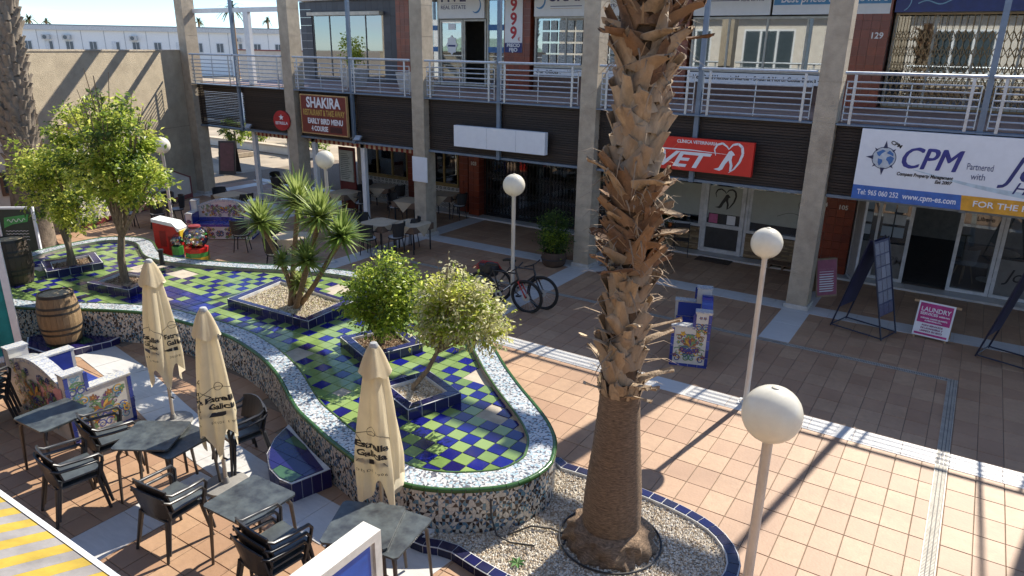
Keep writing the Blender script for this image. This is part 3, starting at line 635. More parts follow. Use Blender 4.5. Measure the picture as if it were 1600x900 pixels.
s = board('homes_banner', 'low pale New Build Homes banner below the upper agency window', -7.25, -3.22, 4.38, 4.64, pwhite, y=YV, d=.02); text('New Build Homes in Murcia - South & North Costa Blanca - Rivera', s, .0, -.004, 0, .16, ink, w=3.8, bold=.004)
s = board('blue_shop_sign', 'dark blue shop sign with pale scribble over the brass gate', -2.25, 5.9, 6.16, 7.1, M('deep_blue_sign', (.015,.035,.20), .4), y=YU-.12)
q = MB(); arc_ribbon(q, [(-3.6+.9*t, -.28+.05*math.sin(9*t)+.06*t) for t in [k/16 for k in range(17)]], [.025]*17, -.004); arc_ribbon(q, [(-3.95+.2*math.cos(t), -.2+.25*math.sin(t)) for t in [-1.2+k*.2 for k in range(12)]], [.02]*12, -.004); q.build('scribble', M('scribble_blue', (.25,.5,.7), .4), s)
# ================================================================ the mosaic planter
RZ = .62
pl = thing('mosaic_planter', 'long winding raised planter clad in broken tile mosaic with green trim', 'planter')
N = len(OUTS)
def offset(P, d):
    out = []
    for i in range(len(P)):
        t = (P[(i+1) % len(P)]-P[i-1]).normalized(); out.append(P[i]+Vector((-t.y, t.x, 0))*d)
    return out
INS = offset(OUTS, .36)                                # outline runs anticlockwise: inside is to the left
grout = M('pale_grout', (.34,.30,.25), .9, var=.15, scale=12)
b = MB()
vs = [(p.x,p.y,0) for p in OUTS]+[(p.x,p.y,RZ-.02) for p in OUTS]+[(p.x,p.y,RZ-.004) for p in offset(OUTS,.02)]+[(p.x,p.y,RZ-.004) for p in INS]+[(p.x,p.y,RZ-.08) for p in INS]
fs = [(k*N+i, k*N+(i+1) % N, (k+1)*N+(i+1) % N, (k+1)*N+i) for k in range(4) for i in range(N)]
b.add(vs, fs).build('wall_body', grout, pl)
MB().poly([(p.x,p.y,RZ-.075) for p in INS]).build('bed', M('bed_mortar', (.50,.43,.33), .9, var=.2, scale=3, bump=.2), pl)
# broken-tile mosaic: real shards, set a little proud of the grout
rg = random.Random(3)
sh_w = [M('shard_cream', (.66,.62,.54), .25, rnd=('isl',(.52,.47,.39),.8)), M('shard_teal', (.13,.27,.32), .22, rnd=('isl',(.07,.13,.24),.9)), M('shard_dark', (.032,.03,.034), .25, rnd=('isl',(.09,.055,.035),.7)), M('shard_blue', (.40,.50,.54), .22)]
sh_l = [M('shard_white', (.66,.66,.64), .2, rnd=('isl',(.52,.54,.55),.8)), M('shard_palblue', (.40,.53,.60), .2), M('shard_slate', (.10,.11,.14), .25, rnd=('isl',(.2,.2,.22),.9)), M('shard_white2', (.60,.62,.62), .2)]
def cell(mb, f, u0, u1, v0, v1, cols, jit=.22):
    cx, cy = .5+rg.uniform(-jit,jit), .5+rg.uniform(-jit,jit)
    ring = [(0,0),(.5+rg.uniform(-.15,.15),0),(1,0),(1,.5+rg.uniform(-.15,.15)),(1,1),(.5+rg.uniform(-.15,.15),1),(0,1),(0,.5+rg.uniform(-.15,.15))]
    k = 0; s0 = rg.randrange(2)
    while k < 8:
        st = 2 if rg.random() < .35 else 1
        if k+st > 8: st = 1
        P = [(cx,cy)]+[ring[(k+j) % 8] for j in range(st+1)]
        gx, gy = sum(p[0] for p in P)/len(P), sum(p[1] for p in P)/len(P)
        P = [(gx+(p[0]-gx)*.9, gy+(p[1]-gy)*.9) for p in P]
        mb.m = cols[(k+s0) % len(cols)] if rg.random() < .8 else rg.choice(cols)
        mb.poly([f(u0+(u1-u0)*p[0], v0+(v1-v0)*p[1]) for p in P]); k += st
def along(P, u):
    i = int(u) % len(P); return P[i].lerp(P[(i+1) % len(P)], u-int(u))
OUT_P = offset(OUTS, -.004)
def fw(u, v): p = along(OUT_P, u); return (p.x, p.y, v)
mo = MB()
for i in range(N):
    for j in range(6):
        for h in range(2): cell(mo, fw, i+h/2, i+(h+1)/2, .01+j*.097, .01+(j+1)*.097, (0,2,0,1) if (i*2+h+j) % 2 else (1,0,2,0), .12)
mo.build('wall_mosaic', sh_w, pl, kind='stuff')
OA, OB = offset(OUTS, .035), offset(OUTS, .325)
def fl(u, v): p = along(OA, u).lerp(along(OB, u), v); return (p.x, p.y, RZ)
mo = MB()
for i in range(N):
    for h in (0, .5):
        for j in range(4): cell(mo, fl, i+h, i+h+.5, j/4, (j+1)/4, (0,2,0,1) if (i*2+int(h*2)+j) % 2 else (3,0,1,2), .12)
mo.build('ledge_mosaic', sh_l, pl, kind='stuff')
# rounded green trim tiles along the outer edge, one piece each
grn = M('green_trim', (.045,.12,.03), .22, rnd=('obj',(.03,.085,.025),.9)); grn_i = M('green_trim_inner', (.09,.17,.05), .25, rnd=('isl',(.05,.1,.03),.9))
def edge_pt(P, u, z): p = along(P, u); return Vector((p.x, p.y, z))
OE = offset(OUTS, .012); IE = offset(OUTS, .343)
for i in range(N):
    MB().tube([edge_pt(OE, i+.02, RZ-.016), edge_pt(OE, i+.5, RZ-.016), edge_pt(OE, (i+.98), RZ-.016)], .032, 8).build('trim_tile', grn, pl, 60)
ti = MB()
for i in range(N): ti.tube([edge_pt(IE, i+.02, RZ-.006), edge_pt(IE, i+.98, RZ-.006)], .017, 6)
ti.build('inner_trim', grn_i, pl, kind='stuff')
# glazed floor tiles
TS = .205; FZ = RZ-.062
gcol = [M('glazed_green', (.15,.235,.065), .14, rnd=('obj',(.24,.33,.11),.9)), M('glazed_blue', (.010,.014,.20), .12, rnd=('obj',(.012,.010,.07),.9))]
gcol_i = [M('glazed_green_far', (.15,.235,.065), .14, rnd=('isl',(.24,.33,.11),.9)), M('glazed_blue_far', (.010,.014,.20), .12, rnd=('isl',(.012,.010,.07),.9))]
INP = [(p.x, p.y) for p in offset(OUTS, .352)]
def clip(poly, inside):                                # keep tiles that lie within; cut ones are shaped by the ledge covering them
    return all(pip(x, y, inside) for x, y in poly)
bare = [(-4.75,6.9,.2),(-5.55,7.75,.25),(-8.35,6.75,.2),(-6.9,6.25,.16),(-10.2,9.4,.3),(-12.5,6.85,.28),(-13.6,8.2,.3),(-16.4,7.0,.45),(-14.6,8.0,.35),(-9.0,8.95,.2),(-7.2,8.6,.2)]
allp = []; i0 = int(-18/TS)
for i in range(i0, int(-3/TS)):
    for j in range(int(4.6/TS), int(10.6/TS)):
        x, y = (i+.5)*TS, (j+.5)*TS
        if not pip(x, y, [(p.x, p.y) for p in OB]): continue
        if any(math.hypot(x-a, y-b_) < r_ for a, b_, r_ in bare): continue
        if x > -6.1: c = (i+j) % 2
        elif -13.2 < x < -11.2 and 6.6 < y < 7.6 and (i+2*j) % 5: c = 1
        elif x > -9.2: c = 1 if (i % 2 == 0 and j % 2 == 0) or ((i+j) % 2 == 0 and (i*7+j*3) % 11 == 0) else 0
        else: c = 1 if ((i+j) % 2 == 0 and (i % 2 == 0 or rg.random() < .35)) else 0
        allp.append((x, y, c))
allp.sort(key=lambda t: t[0]**2+t[1]**2)
tm = [tile_shape(TS, TS, .008).mesh('glazed_tile', gcol[c]) for c in (0, 1)]
rest = [MB(), MB()]
for k, (x, y, c) in enumerate(allp):
    if k < 300:
        o = obj('glazed_tile', tm[c], pl); o.location = (x, y, FZ+rg.uniform(-.001,.001)); o.rotation_euler = (rg.uniform(-.004,.004), rg.uniform(-.004,.004), 0)
    else: rest[c].bev(x-TS/2+.004, x+TS/2-.004, y-TS/2+.004, y+TS/2-.004, FZ-.012, FZ+rg.uniform(-.0015,.0015), .003)
for c in (0, 1): rest[c].build('glazed_tile_field', gcol_i[c], pl, kind='stuff')
# square tree boxes of dark blue tile standing in the planter
bt = M('box_blue_tile', (.014,.013,.055), .15, rnd=('obj',(.022,.022,.10),.9)); wl = M('white_joint', (.62,.62,.60), .6)
gravel = [M('gravel_%d' % k, c_, .9) for k, c_ in enumerate(((.62,.53,.39),(.70,.63,.51),(.42,.32,.21),(.52,.42,.28)))]
bark = [M('bark_chip_%d' % k, c_, .9) for k, c_ in enumerate(((.22,.12,.06),(.33,.22,.12),(.12,.07,.04),(.42,.33,.22)))]
def pebbles(inside, n, zf, mats, par, name='gravel', s=(.010,.022), bb=None, seed=1):
    rr = random.Random(seed); mb = MB(); c = 0
    while c < n:
        x, y = rr.uniform(bb[0], bb[1]), rr.uniform(bb[2], bb[3])
        if not inside(x, y): continue
        c += 1; r_ = rr.uniform(*s); a = rr.uniform(0, 6.28); h = r_*rr.uniform(.5,.9); z = zf+rr.uniform(-.3,.6)*r_; e = rr.uniform(.6,1)
        mb.m = rr.randrange(len(mats)); cs, sn = math.cos(a), math.sin(a)
        mb.add([(x+r_*cs,y+r_*sn,z),(x-r_*e*sn,y+r_*e*cs,z),(x-r_*cs,y-r_*sn,z),(x+r_*e*sn,y-r_*e*cs,z),(x+.2*r_*cs,y+.2*r_*sn,z+h)], [(0,1,4),(1,2,4),(2,3,4),(3,0,4)])
    return mb.build(name, mats, par, kind='stuff')
def tree_box(C4, lab, mats, h=.16, npeb=1500, seed=1):
    c = [Vector((*p, 0)) for p in C4]; z0 = FZ-.005; z1 = FZ+h
    t = thing('tree_box', lab, 'planter box', (0,0,0))
    cen = sum(c, Vector())/4; wdt = .13
    inn = [cen+(p-cen)*(1-wdt*1.6/(p-cen).length) for p in c]
    core = MB().add([(*p.xy, z0) for p in c]+[(*p.xy, z1-.012) for p in c]+[(*p.xy, z1-.012) for p in inn]+[(*p.xy, z1-.10) for p in inn],
        [(k*4+i, k*4+(i+1) % 4, (k+1)*4+(i+1) % 4, (k+1)*4+i) for k in range(3) for i in range(4)]+[(12,13,14,15)]).build('kerb', wl, t)
    for i in range(4):
        a, b_ = c[i], c[(i+1) % 4]; ia, ib = inn[i], inn[(i+1) % 4]; d = (b_-a).normalized(); nrm = Vector((d.y, -d.x, 0)); L = (b_-a).length; n = max(1, round(L/.2))
        if nrm.dot(a-cen) < 0: nrm = -nrm
        for k in range(n):
            e = .006/L; f0, f1 = k/n+e, (k+1)/n-e
            p, q = a.lerp(b_, f0), a.lerp(b_, f1); pi_, qi = ia.lerp(ib, f0), ia.lerp(ib, f1)
            up = Vector((0,0,1))
            MB().prism([p+up*(z0+.004), q+up*(z0+.004), q+up*(z1-.016), p+up*(z1-.016)], nrm*.006).build('tile', bt, core)
            pa, qa = p.lerp(pi_, .12), q.lerp(qi, .12); pb, qb = p.lerp(pi_, .9), q.lerp(qi, .9)
            MB().prism([pa+up*(z1-.012), qa+up*(z1-.012), qb+up*(z1-.012), pb+up*(z1-.012)], (0,0,.007)).build('tile', bt, core)
    MB().poly([(*p.xy, z1-.075) for p in inn]).build('soil', M('soil', (.16,.11,.07), .95), t)
    P = [tuple(p.xy) for p in inn]; xs, ys = [p[0] for p in P], [p[1] for p in P]
    pebbles(lambda x, y: pip(x, y, P), npeb, z1-.07, mats, t, bb=(min(xs),max(xs),min(ys),max(ys)), seed=seed); return t
B1 = [(-16.07,6.57),(-15.24,6.29),(-15.0,7.3),(-15.9,7.6)]; B2 = [(-13.93,6.41),(-12.85,6.62),(-13.12,7.48),(-14.2,7.2)]
B3 = [(-10.95,7.38),(-8.88,7.45),(-8.98,8.6),(-11.15,8.72)]; B4 = [(-7.95,7.28),(-7.05,6.92),(-6.71,7.84),(-7.61,8.2)]; B5 = [(-6.3,6.36),(-5.46,6.06),(-5.2,6.84),(-6.02,7.14)]
B1, B2, B3, B4, B5 = [[(x*1.018, y*1.018) for x, y in B] for B in (B1, B2, B3, B4, B5)]
tree_box(B1, 'dark blue tiled tree box holding the multi-stemmed tree beside the far barrel', bark, seed=2)
tree_box(B2, 'dark blue tiled tree box holding the tallest leafy tree', bark, seed=3)
tree_box(B3, 'large blue tiled box of straw coloured gravel holding the spiky yucca', [gravel[0], M('straw_grit', (.50,.45,.24), .9), gravel[3], gravel[1]], npeb=4500, seed=4)
tree_box(B4, 'dark blue tiled tree box of bark chips holding the round clipped tree', bark, seed=5)
tree_box(B5, 'dark blue tiled tree box of pale gravel holding the leaning variegated tree', gravel, seed=6)
# half-round step and barrel plinth against the wall, dark blue glazed
bl2 = M('step_blue', (.010,.014,.09), .12, rnd=('isl',(.02,.012,.07),.9)); gr2 = M('step_green', (.05,.11,.05), .14)
def tiled_step(name, lab, P, z, seed):
    rr = random.Random(seed); t = thing(name, lab, 'step'); MB().prism([(x,y,0) for x,y in P], (0,0,z-.012)).build('core', wl, t)
    x0, x1, y0, y1 = min(p[0] for p in P), max(p[0] for p in P), min(p[1] for p in P), max(p[1] for p in P); s = .2; mats = [bl2, gr2]
    cx, cy = sum(p[0] for p in P)/len(P), sum(p[1] for p in P)/len(P); Q = [(cx+(x-cx)*.95, cy+(y-cy)*.95) for x, y in P]
    y = y0; 
    while y < y1:                                      # tiles clipped to the outline, row by row
        x = x0+rr.uniform(-.1,0)
        while x < x1:
            poly = [(x+.003,y+.003),(x+s*2-.003,y+.003),(x+s*2-.003,y+s-.003),(x+.003,y+s-.003)]
            for k in range(len(Q)):                    # Sutherland-Hodgman against the convex outline
                a, b_ = Q[k], Q[(k+1) % len(Q)]; out = []
                f = lambda p: (b_[0]-a[0])*(p[1]-a[1])-(b_[1]-a[1])*(p[0]-a[0])
                for m in range(len(poly)):
                    p, q = poly[m-1], poly[m]; fp, fq = f(p), f(q)
                    if fp >= 0: out.append(p)
                    if (fp >= 0) != (fq >= 0): r_ = fp/(fp-fq); out.append((p[0]+(q[0]-p[0])*r_, p[1]+(q[1]-p[1])*r_))
                poly = out
                if len(poly) < 3: break
            if len(poly) >= 3: MB().prism([(a,b_,z-.012) for a,b_ in poly], (0,0,.012)).build('tile', mats[1] if rr.random() < .13 else mats[0], t)
            x += s*2
        y += s
    n = len(P)
    for k in range(n):
        a, b_ = Vector((*P[k],0)), Vector((*P[(k+1) % n],0)); d = (b_-a).normalized(); m = max(1, round((b_-a).length/.14)); nr = Vector((d.y,-d.x,0))
        for j in range(m):
            p, q = a.lerp(b_, j/m)+d*.004, a.lerp(b_, (j+1)/m)-d*.004
            MB().prism([p+Vector((0,0,.004)), q+Vector((0,0,.004)), q+Vector((0,0,z-.02)), p+Vector((0,0,z-.02))], nr*.007).build('side_tile', bl2, t)
tiled_step('half_round_step', 'low half round step of dark blue glazed tiles against the mosaic wall', [(-7.2,5.56),(-7.06,5.2),(-6.84,4.9),(-6.54,4.7),(-6.26,4.62),(-6.06,4.63),(-5.92,5.12),(-6.4,5.26),(-6.85,5.42)], .27, 8)
tiled_step('barrel_plinth', 'low curved plinth of dark blue tiles under the sunlit barrel', [(-13.75,5.15),(-13.3,4.93),(-12.8,4.98),(-12.5,5.3),(-12.35,5.9),(-12.4,6.08),(-13.0,5.78),(-13.6,5.42)], .13, 9)
# gravel bed round the palm
KB = [(-4.42,4.95),(-3.9,4.9),(-3.4,4.84),(-2.8,4.84),(-2.2,5.0),(-1.65,5.35),(-1.3,5.85),(-1.22,6.3),(-1.34,6.65),(-1.62,6.92),(-2.0,7.06),(-2.5,7.13),(-3.1,7.14),(-3.7,7.1),(-3.95,7.02)]
gb = thing('palm_bed', 'gravel bed with dark blue tiled kerb round the palm trunk', 'flower bed')
KS = spline(KB, .17); K2 = offset(KS, .14); n = len(KS)
kc = MB().add([(p.x,p.y,0) for p in KS]+[(p.x,p.y,.10) for p in KS]+[(p.x,p.y,.10) for p in K2]+[(p.x,p.y,.02) for p in K2], [(k*n+i, k*n+(i+1) % n, (k+1)*n+(i+1) % n, (k+1)*n+i) for k in range(3) for i in range(n)]).build('kerb', wl, gb)
KI, KO = offset(KS, .012), offset(KS, .125); KX = offset(KS, -.006)
kt = M('kerb_blue_tile', (.012,.013,.075), .15, rnd=('obj',(.02,.02,.035),.9))
for i in range(n):
    if pip(KS[i].x, KS[i].y, OUTP): continue
    MB().prism([edge_pt(KI,i+.03,.10), edge_pt(KI,i+.97,.10), edge_pt(KO,i+.97,.10), edge_pt(KO,i+.03,.10)], (0,0,.007)).build('tile', kt, kc)
    MB().prism([edge_pt(KS,i+.03,.004), edge_pt(KS,i+.97,.004), edge_pt(KS,i+.97,.092), edge_pt(KS,i+.03,.092)], edge_pt(KX,i+.5,0)-edge_pt(KS,i+.5,0)).build('tile', kt, kc)
KP = [(p.x,p.y) for p in K2]
MB().poly([(p.x,p.y,.05) for p in K2]).build('soil', M('grit', (.50,.43,.33), .95, var=.3, scale=40, bump=.5), gb)
pebbles(lambda x, y: pip(x, y, KP) and not pip(x, y, OUTP), 17000, .055, [gravel[0], gravel[1], M('gravel_white', (.78,.73,.62), .85), gravel[2]], gb, s=(.008,.02), bb=(-4.4,-1.2,4.8,7.2), seed=11)
hs = thing('irrigation_hose', 'thin black irrigation hose lying on the gravel and up the mosaic wall', 'hose')
MB().tube([(-3.74,5.44,.5),(-3.72,5.42,.3),(-3.62,5.38,.12),(-3.45,5.4,.085),(-3.2,5.5,.085)], .011, 6).build('hose', black, hs, 60); MB().tube([(-3.55,5.5,.08),(-3.4,5.75,.1),(-3.2,5.85,.09),(-3.0,5.86,.085),(-2.95,5.7,.085)], .011, 6).build('hose', black, hs, 60)
wd = thing('weed_leaf', 'single small green leafy weed growing in the gravel', 'plant', (-3.22,5.18,.06)); q = MB()
for k in range(7): a = k*.9; q.poly([(0,0,.01),(.05*math.cos(a-.4),.05*math.sin(a-.4),.03),(.1*math.cos(a),.1*math.sin(a),.02),(.05*math.cos(a+.4),.05*math.sin(a+.4),.03)])
q.build('leaves', M('weed_green', (.07,.18,.03), .5), wd)
# ================================================================ palms and trees
pr = random.Random(21)
stubm = M('palm_stub', (.45,.33,.205), .85, var=.3, scale=9, stretch=(1,1,.3), rnd=('obj',(.25,.175,.11),.85), bump=.5, bscale=60)
stubd = M('palm_stub_dark', (.16,.085,.045), .9, var=.3, scale=9, rnd=('obj',(.30,.17,.08),.7), bump=.5, bscale=60)
trunkm = M('palm_trunk', (.37,.25,.155), .95, var=.35, scale=5, stretch=(4,4,26), bump=1.0, bscale=14, dirt=.3)
def stub_mesh(L, w0, w1, flare, curl, th=.025, jag=.0, seed=0):
    """one cut leaf base: broad and wrapped at the foot, bending outwards, cut off at the tip"""
    rr = random.Random(seed); nu, nv = 4, 4; vs = []
    for s_ in (0, 1):
        for j in range(nv+1):
            v = j/nv; w_ = w0+(w1-w0)*v**.8; o_ = flare*v**1.6+.015
            for i in range(nu+1):
                u = -1+2*i/nu; cut = (rr.uniform(-jag, jag) if j == nv else 0)+(.12*L*u*(rr.random()-.5) if j == nv else 0)
                vs.append((o_-curl*u*u*w_-s_*th*(1-.5*v)*(1-.6*abs(u)), u*w_, L*v+cut-(.25*L*abs(u)*(1-v))))
    n = (nu+1)*(nv+1); fs = []
    for j in range(nv):
        for i in range(nu):
            a = j*(nu+1)+i; fs.append((a, a+1, a+nu+2, a+nu+1)); b_ = a+n; fs.append((b_, b_+nu+1, b_+nu+2, b_+1))
    for j in range(nv):
        for e in (0, nu):
            a = j*(nu+1)+e; fs.append((a, a+nu+1, a+nu+1+n, a+n))
    for i in range(nu):
        a = nv*(nu+1)+i; fs.append((a, a+1, a+1+n, a+n))
    return MB().add(vs, fs)
stubs_short = [stub_mesh(.185+.02*k, .125, .075-.012*k, .022+.016*k, .7, th=.03, seed=k).mesh('leaf_base', stubm, 50) for k in range(4)]
stubs_long = [stub_mesh(.19+.03*k, .115, .05-.004*k, .06+.02*k, .6, jag=.04, seed=10+k).mesh('leaf_base', [stubd, stubm, stubd][k % 3], 50) for k in range(6)]
stubs_out = [stub_mesh(.12, .06, .03, .25+.03*k, .3, th=.03, jag=.02, seed=30+k).mesh('leaf_base', [stubm, M('stub_cut', (.55,.42,.27), .8)][k % 2], 50) for k in range(4)]
PX, PY = -2.58, 6.08
palm = thing('palm_tree', 'tall palm trunk with smooth shaved foot and shaggy cut leaf bases', 'palm', (PX, PY, .03))
prof = [(.47,0),(.50,.05),(.45,.16),(.40,.24),(.315,.27),(.315,.45),(.30,.7),(.283,.9),(.252,1.2),(.228,1.5),(.211,1.75),(.204,1.9),(.17,1.95),(.145,2.4),(.155,4.0),(.175,6.4)]
fine = []
for (a, z0), (b_, z1) in zip(prof[:-1], prof[1:]):
    k = max(1, round((z1-z0)/.035)) if z1 < 1.96 else 4
    for j in range(k): fine.append((a+(b_-a)*j/k, z0+(z1-z0)*j/k))
fine.append(prof[-1])
def rough(r_, z, t):
    if z < .27: return r_*(1+.05*math.sin(7*t+z*20)+.04*math.sin(13*t-z*31)+.03*math.sin(29*t))
    ring = .018*math.sin(z*2*math.pi/.07+.6*math.sin(3*t)+.4*math.sin(5*t+1)); return r_*(1+.012*math.sin(3*t+z)+ring+.004*math.sin(41*t))
MB().lathe([p for p in fine if p[1] < 1.96], 64, fn=rough).build('trunk', trunkm, palm, 60); MB().lathe([p for p in fine if p[1] > 1.93], 24).build('upper_trunk', M('palm_core', (.10,.058,.03), .95, bump=.6), palm, 60)
MB().tube([(.56*math.cos(t), .56*math.sin(t), .05) for t in [2*math.pi*k/40 for k in range(40)]], .012, 6, closed=True).build('hose_ring', black, palm)
# frayed collar where the shaving stops
cm = MB()
for k in range(70):
    t = pr.uniform(0, 6.283); r_ = .212; z = 1.86+pr.uniform(-.02,.08); a = Vector((math.cos(t), math.sin(t), 0)); tn = Vector((-a.y, a.x, 0)); w_ = pr.uniform(.015,.05); h = pr.uniform(.06,.16)
    p = a*r_+Vector((0,0,z)); cm.quad(p-tn*w_, p+tn*w_, p+tn*w_*.6+a*.03+Vector((0,0,h)), p-tn*w_*.7+a*.02+Vector((0,0,h*.8)))
cm.build('fibre_collar', stubm, palm, kind='stuff')
count = 0; z = 1.9; row = 0
while z < 6.1:
    if z < 3.05: n_, kind, base = 8, 'short', .172
    elif z < 4.0: n_, kind, base = 9, 'long', .175
    elif z < 4.95: n_, kind, base = 8, 'short2', .19
    else: n_, kind, base = 9, 'long', .21
    for k in range(n_):
        t = 2*math.pi*(k+(.5 if row % 2 else 0))/n_+pr.uniform(-.12,.12); zz = z+pr.uniform(-.03,.03)
        kd = kind
        if z < 2.9 and pr.random() < .16: kd = 'out'
        me = pr.choice(stubs_short if kd.startswith('short') else stubs_out if kd == 'out' else stubs_long)
        o = obj('leaf_base', me, palm); r_ = base+pr.uniform(-.01,.015); o.location = (r_*math.cos(t), r_*math.sin(t), zz)
        s_ = pr.uniform(.85,1.2)*(1.12 if kd == 'short2' else 1); o.scale = (s_*pr.uniform(.8,1.25), s_, s_)
        o.rotation_euler = ((.5 if (row+k) % 2 else -.5)*pr.uniform(.4,1.3) if kd != 'out' else pr.uniform(-.4,.4), pr.uniform(-.12,.10)+(pr.uniform(.3,1.0) if kd == 'long' and pr.random() < .38 else 0), t+pr.uniform(-.2,.2)); count += 1
    z += .127 if kind.startswith('short') else .118; row += 1
# strands of dry fibre in the shaggy zones
fm = MB()
for k in range(420):
    zz = pr.choice((pr.uniform(3.1,4.1), pr.uniform(4.9,6.0), pr.uniform(2,6))); t = pr.uniform(0,6.283); a = Vector((math.cos(t), math.sin(t), 0)); tn = Vector((-a.y,a.x,0))
    p = a*.22+Vector((0,0,zz)); L = pr.uniform(.15,.4); d = (a*pr.uniform(.5,1)+tn*pr.uniform(-.6,.6)+Vector((0,0,pr.uniform(-.6,1)))).normalized(); w_ = pr.uniform(.004,.012)
    m_ = p+d*L*.6; e = p+d*L+Vector((0,0,-L*.25)); fm.quad(p-tn*w_, p+tn*w_, m_+tn*w_*.7, m_-tn*w_*.7); fm.add([m_-tn*w_*.7, m_+tn*w_*.7, e], [(0,1,2)])
fm.build('fibre_strands', stubm, palm, kind='stuff')
# left palm
lp = thing('palm_tree', 'thick grey brown palm trunk rising past the cream wall beside the signboard', 'palm', (-20.45, 8.35, 0))
lx = .055
MB().lathe([(.50,0),(.46,.1),(.44,.6),(.42,1.3),(.40,2.2),(.34,2.3),(.33,7.5)], 32, fn=lambda r_, z, t: r_*(1+.012*math.sin(z*80+2*math.sin(3*t)))).build('trunk', M('palm_grey_trunk', (.20,.155,.11), .95, var=.3, bump=.8, bscale=25), lp, 60)
for v in lp.children[0].data.vertices: v.co.x += lx*max(0, v.co.z-.5)*1.15; v.co.y += .02*v.co.z
z = 2.25; row = 0; stg = [stub_mesh(.28, .15, .07, .05+.025*k, .8, seed=50+k).mesh('leaf_base', M('palm_grey_stub', (.33,.27,.20), .9, var=.3, rnd=('obj',(.20,.16,.12),.8), bump=.5), 50) for k in range(3)]
while z < 6.6:
    for k in range(10):
        t = 2*math.pi*(k+(.5 if row % 2 else 0))/10+pr.uniform(-.1,.1); o = obj('leaf_base', pr.choice(stg), lp); r_ = .36
        o.location = (r_*math.cos(t)+lx*max(0,z-.5)*1.15, r_*math.sin(t)+.02*z, z); s_ = pr.uniform(.85,1.15); o.scale = (s_,s_,s_); o.rotation_euler = (pr.uniform(-.2,.2), pr.uniform(-.1,.1), t)
    z += .155; row += 1
# ---- broad-leaved trees
def leaf_mat(name, c, c3, wt=.9): return M(name, c, .42, c2=tuple(v*.75 for v in c), scale=3, rnd=('isl', c3, wt), trans=.6)
def crown(par, blobs, n, size, mats, seed, wts=None, clump=.13):
    """leaves gathered in twig-end clumps through the volume of the crown"""
    rr = random.Random(seed); mb = MB(); vol = [b_[1][0]*b_[1][1]*b_[1][2] for b_ in blobs]
    cl_ = []
    for _ in range(max(30, n//48)):
        b_ = rr.choices(blobs, vol)[0]
        while True:
            p = Vector((rr.uniform(-1,1), rr.uniform(-1,1), rr.uniform(-1,1)))
            if .30 < p.length < 1: break
        p = p*(p.length**-.35)*rr.uniform(.85,1.06)
        cl_.append((b_[0]+Vector((p.x*b_[1][0], p.y*b_[1][1], p.z*b_[1][2])), p.normalized(), rr.choices(range(len(mats)), wts)[0]))
    for k in range(n):
        c, out, m_ = rr.choice(cl_); p = c+Vector((rr.gauss(0,clump*.72), rr.gauss(0,clump*.72), rr.gauss(0,clump*.55)))
        d = (out*.6+Vector((rr.uniform(-1,1), rr.uniform(-1,1), rr.uniform(-.9,.5)))).normalized(); s_ = size*rr.choice((.55,.8,1,1,1.2,1.45))*rr.uniform(.85,1.15)
        sd = d.cross(Vector((rr.uniform(-1,1), rr.uniform(-1,1), 1))).normalized(); nr = sd.cross(d)
        mb.m = m_ if rr.random() < .8 else rr.randrange(len(mats)); a = p; t_ = p+d*s_; h = p+d*s_*.45
        mb.add([a, h+sd*s_*.28+nr*s_*.08, t_-nr*s_*.06, h-sd*s_*.28+nr*s_*.08], [(0,1,2,3)])
    return mb.build('crown', mats, par)
def limbs(par, base, blobs, seed, r0, stems=1, m=None, fork=.4, reach=.8, n2=12):
    rr = random.Random(seed); mb = MB(); cen = sum((b_[0] for b_ in blobs), Vector())/len(blobs)
    for s_ in range(stems):
        b0 = base+Vector((rr.uniform(-.06,.06), rr.uniform(-.06,.06), 0))*(stems > 1); f = base.lerp(cen, fork)+Vector((rr.uniform(-.12,.12), rr.uniform(-.12,.12), 0))*(1 if stems > 1 else .4)
        mid = b0.lerp(f, .5)+Vector((rr.uniform(-.04,.04), rr.uniform(-.04,.04), 0)); mb.tube([b0-Vector((0,0,.08)), b0+Vector((0,0,.05)), mid, f], [r0*1.25, r0, r0*.85, r0*.75], 8)
        for k in range(max(2, n2//stems)):
            bl = rr.choice(blobs); e = bl[0]+Vector((rr.uniform(-1,1)*bl[1][0], rr.uniform(-1,1)*bl[1][1], rr.uniform(-.6,.9)*bl[1][2]))*reach; m1 = f.lerp(e, .45)+Vector((rr.uniform(-.08,.08), rr.uniform(-.08,.08), rr.uniform(0,.1)))
            mb.tube([f-Vector((0,0,.03)), m1, e], [r0*.55, r0*.32, r0*.1], 6)
            for q in range(2): e2 = e+Vector((rr.uniform(-.3,.3), rr.uniform(-.3,.3), rr.uniform(-.05,.35))); mb.tube([m1, m1.lerp(e2,.5)+Vector((0,0,.03)), e2], [r0*.28, r0*.16, r0*.06], 5)
    return mb.build('trunk', m or barkm, par, 60)
barkm = M('grey_bark', (.26,.20,.13), .9, var=.3, scale=12, stretch=(3,3,.6), bump=.6, bscale=40)
def blobs_at(L, Y):                                    # (px, py, radius px, depth factor) on the plane of the trunk
    out = []
    for (x, y, rx, ry) in L:
        c = AY(x, y, Y); k = (c-Vector((0,0,CAM_H))).dot(fwd)/FPX; out.append((c, (rx*k*1.02, rx*k, ry*k*1.02)))
    return out
lg = leaf_mat('leaf_green', (.17,.26,.02), (.33,.41,.035)); ly = leaf_mat('leaf_yellow', (.43,.48,.045), (.60,.60,.10)); ld = leaf_mat('leaf_dark', (.04,.08,.015), (.08,.14,.025)); lv = leaf_mat('leaf_variegated', (.42,.41,.18), (.60,.56,.32)); lb = leaf_mat('leaf_bright', (.21,.33,.02), (.38,.48,.04))
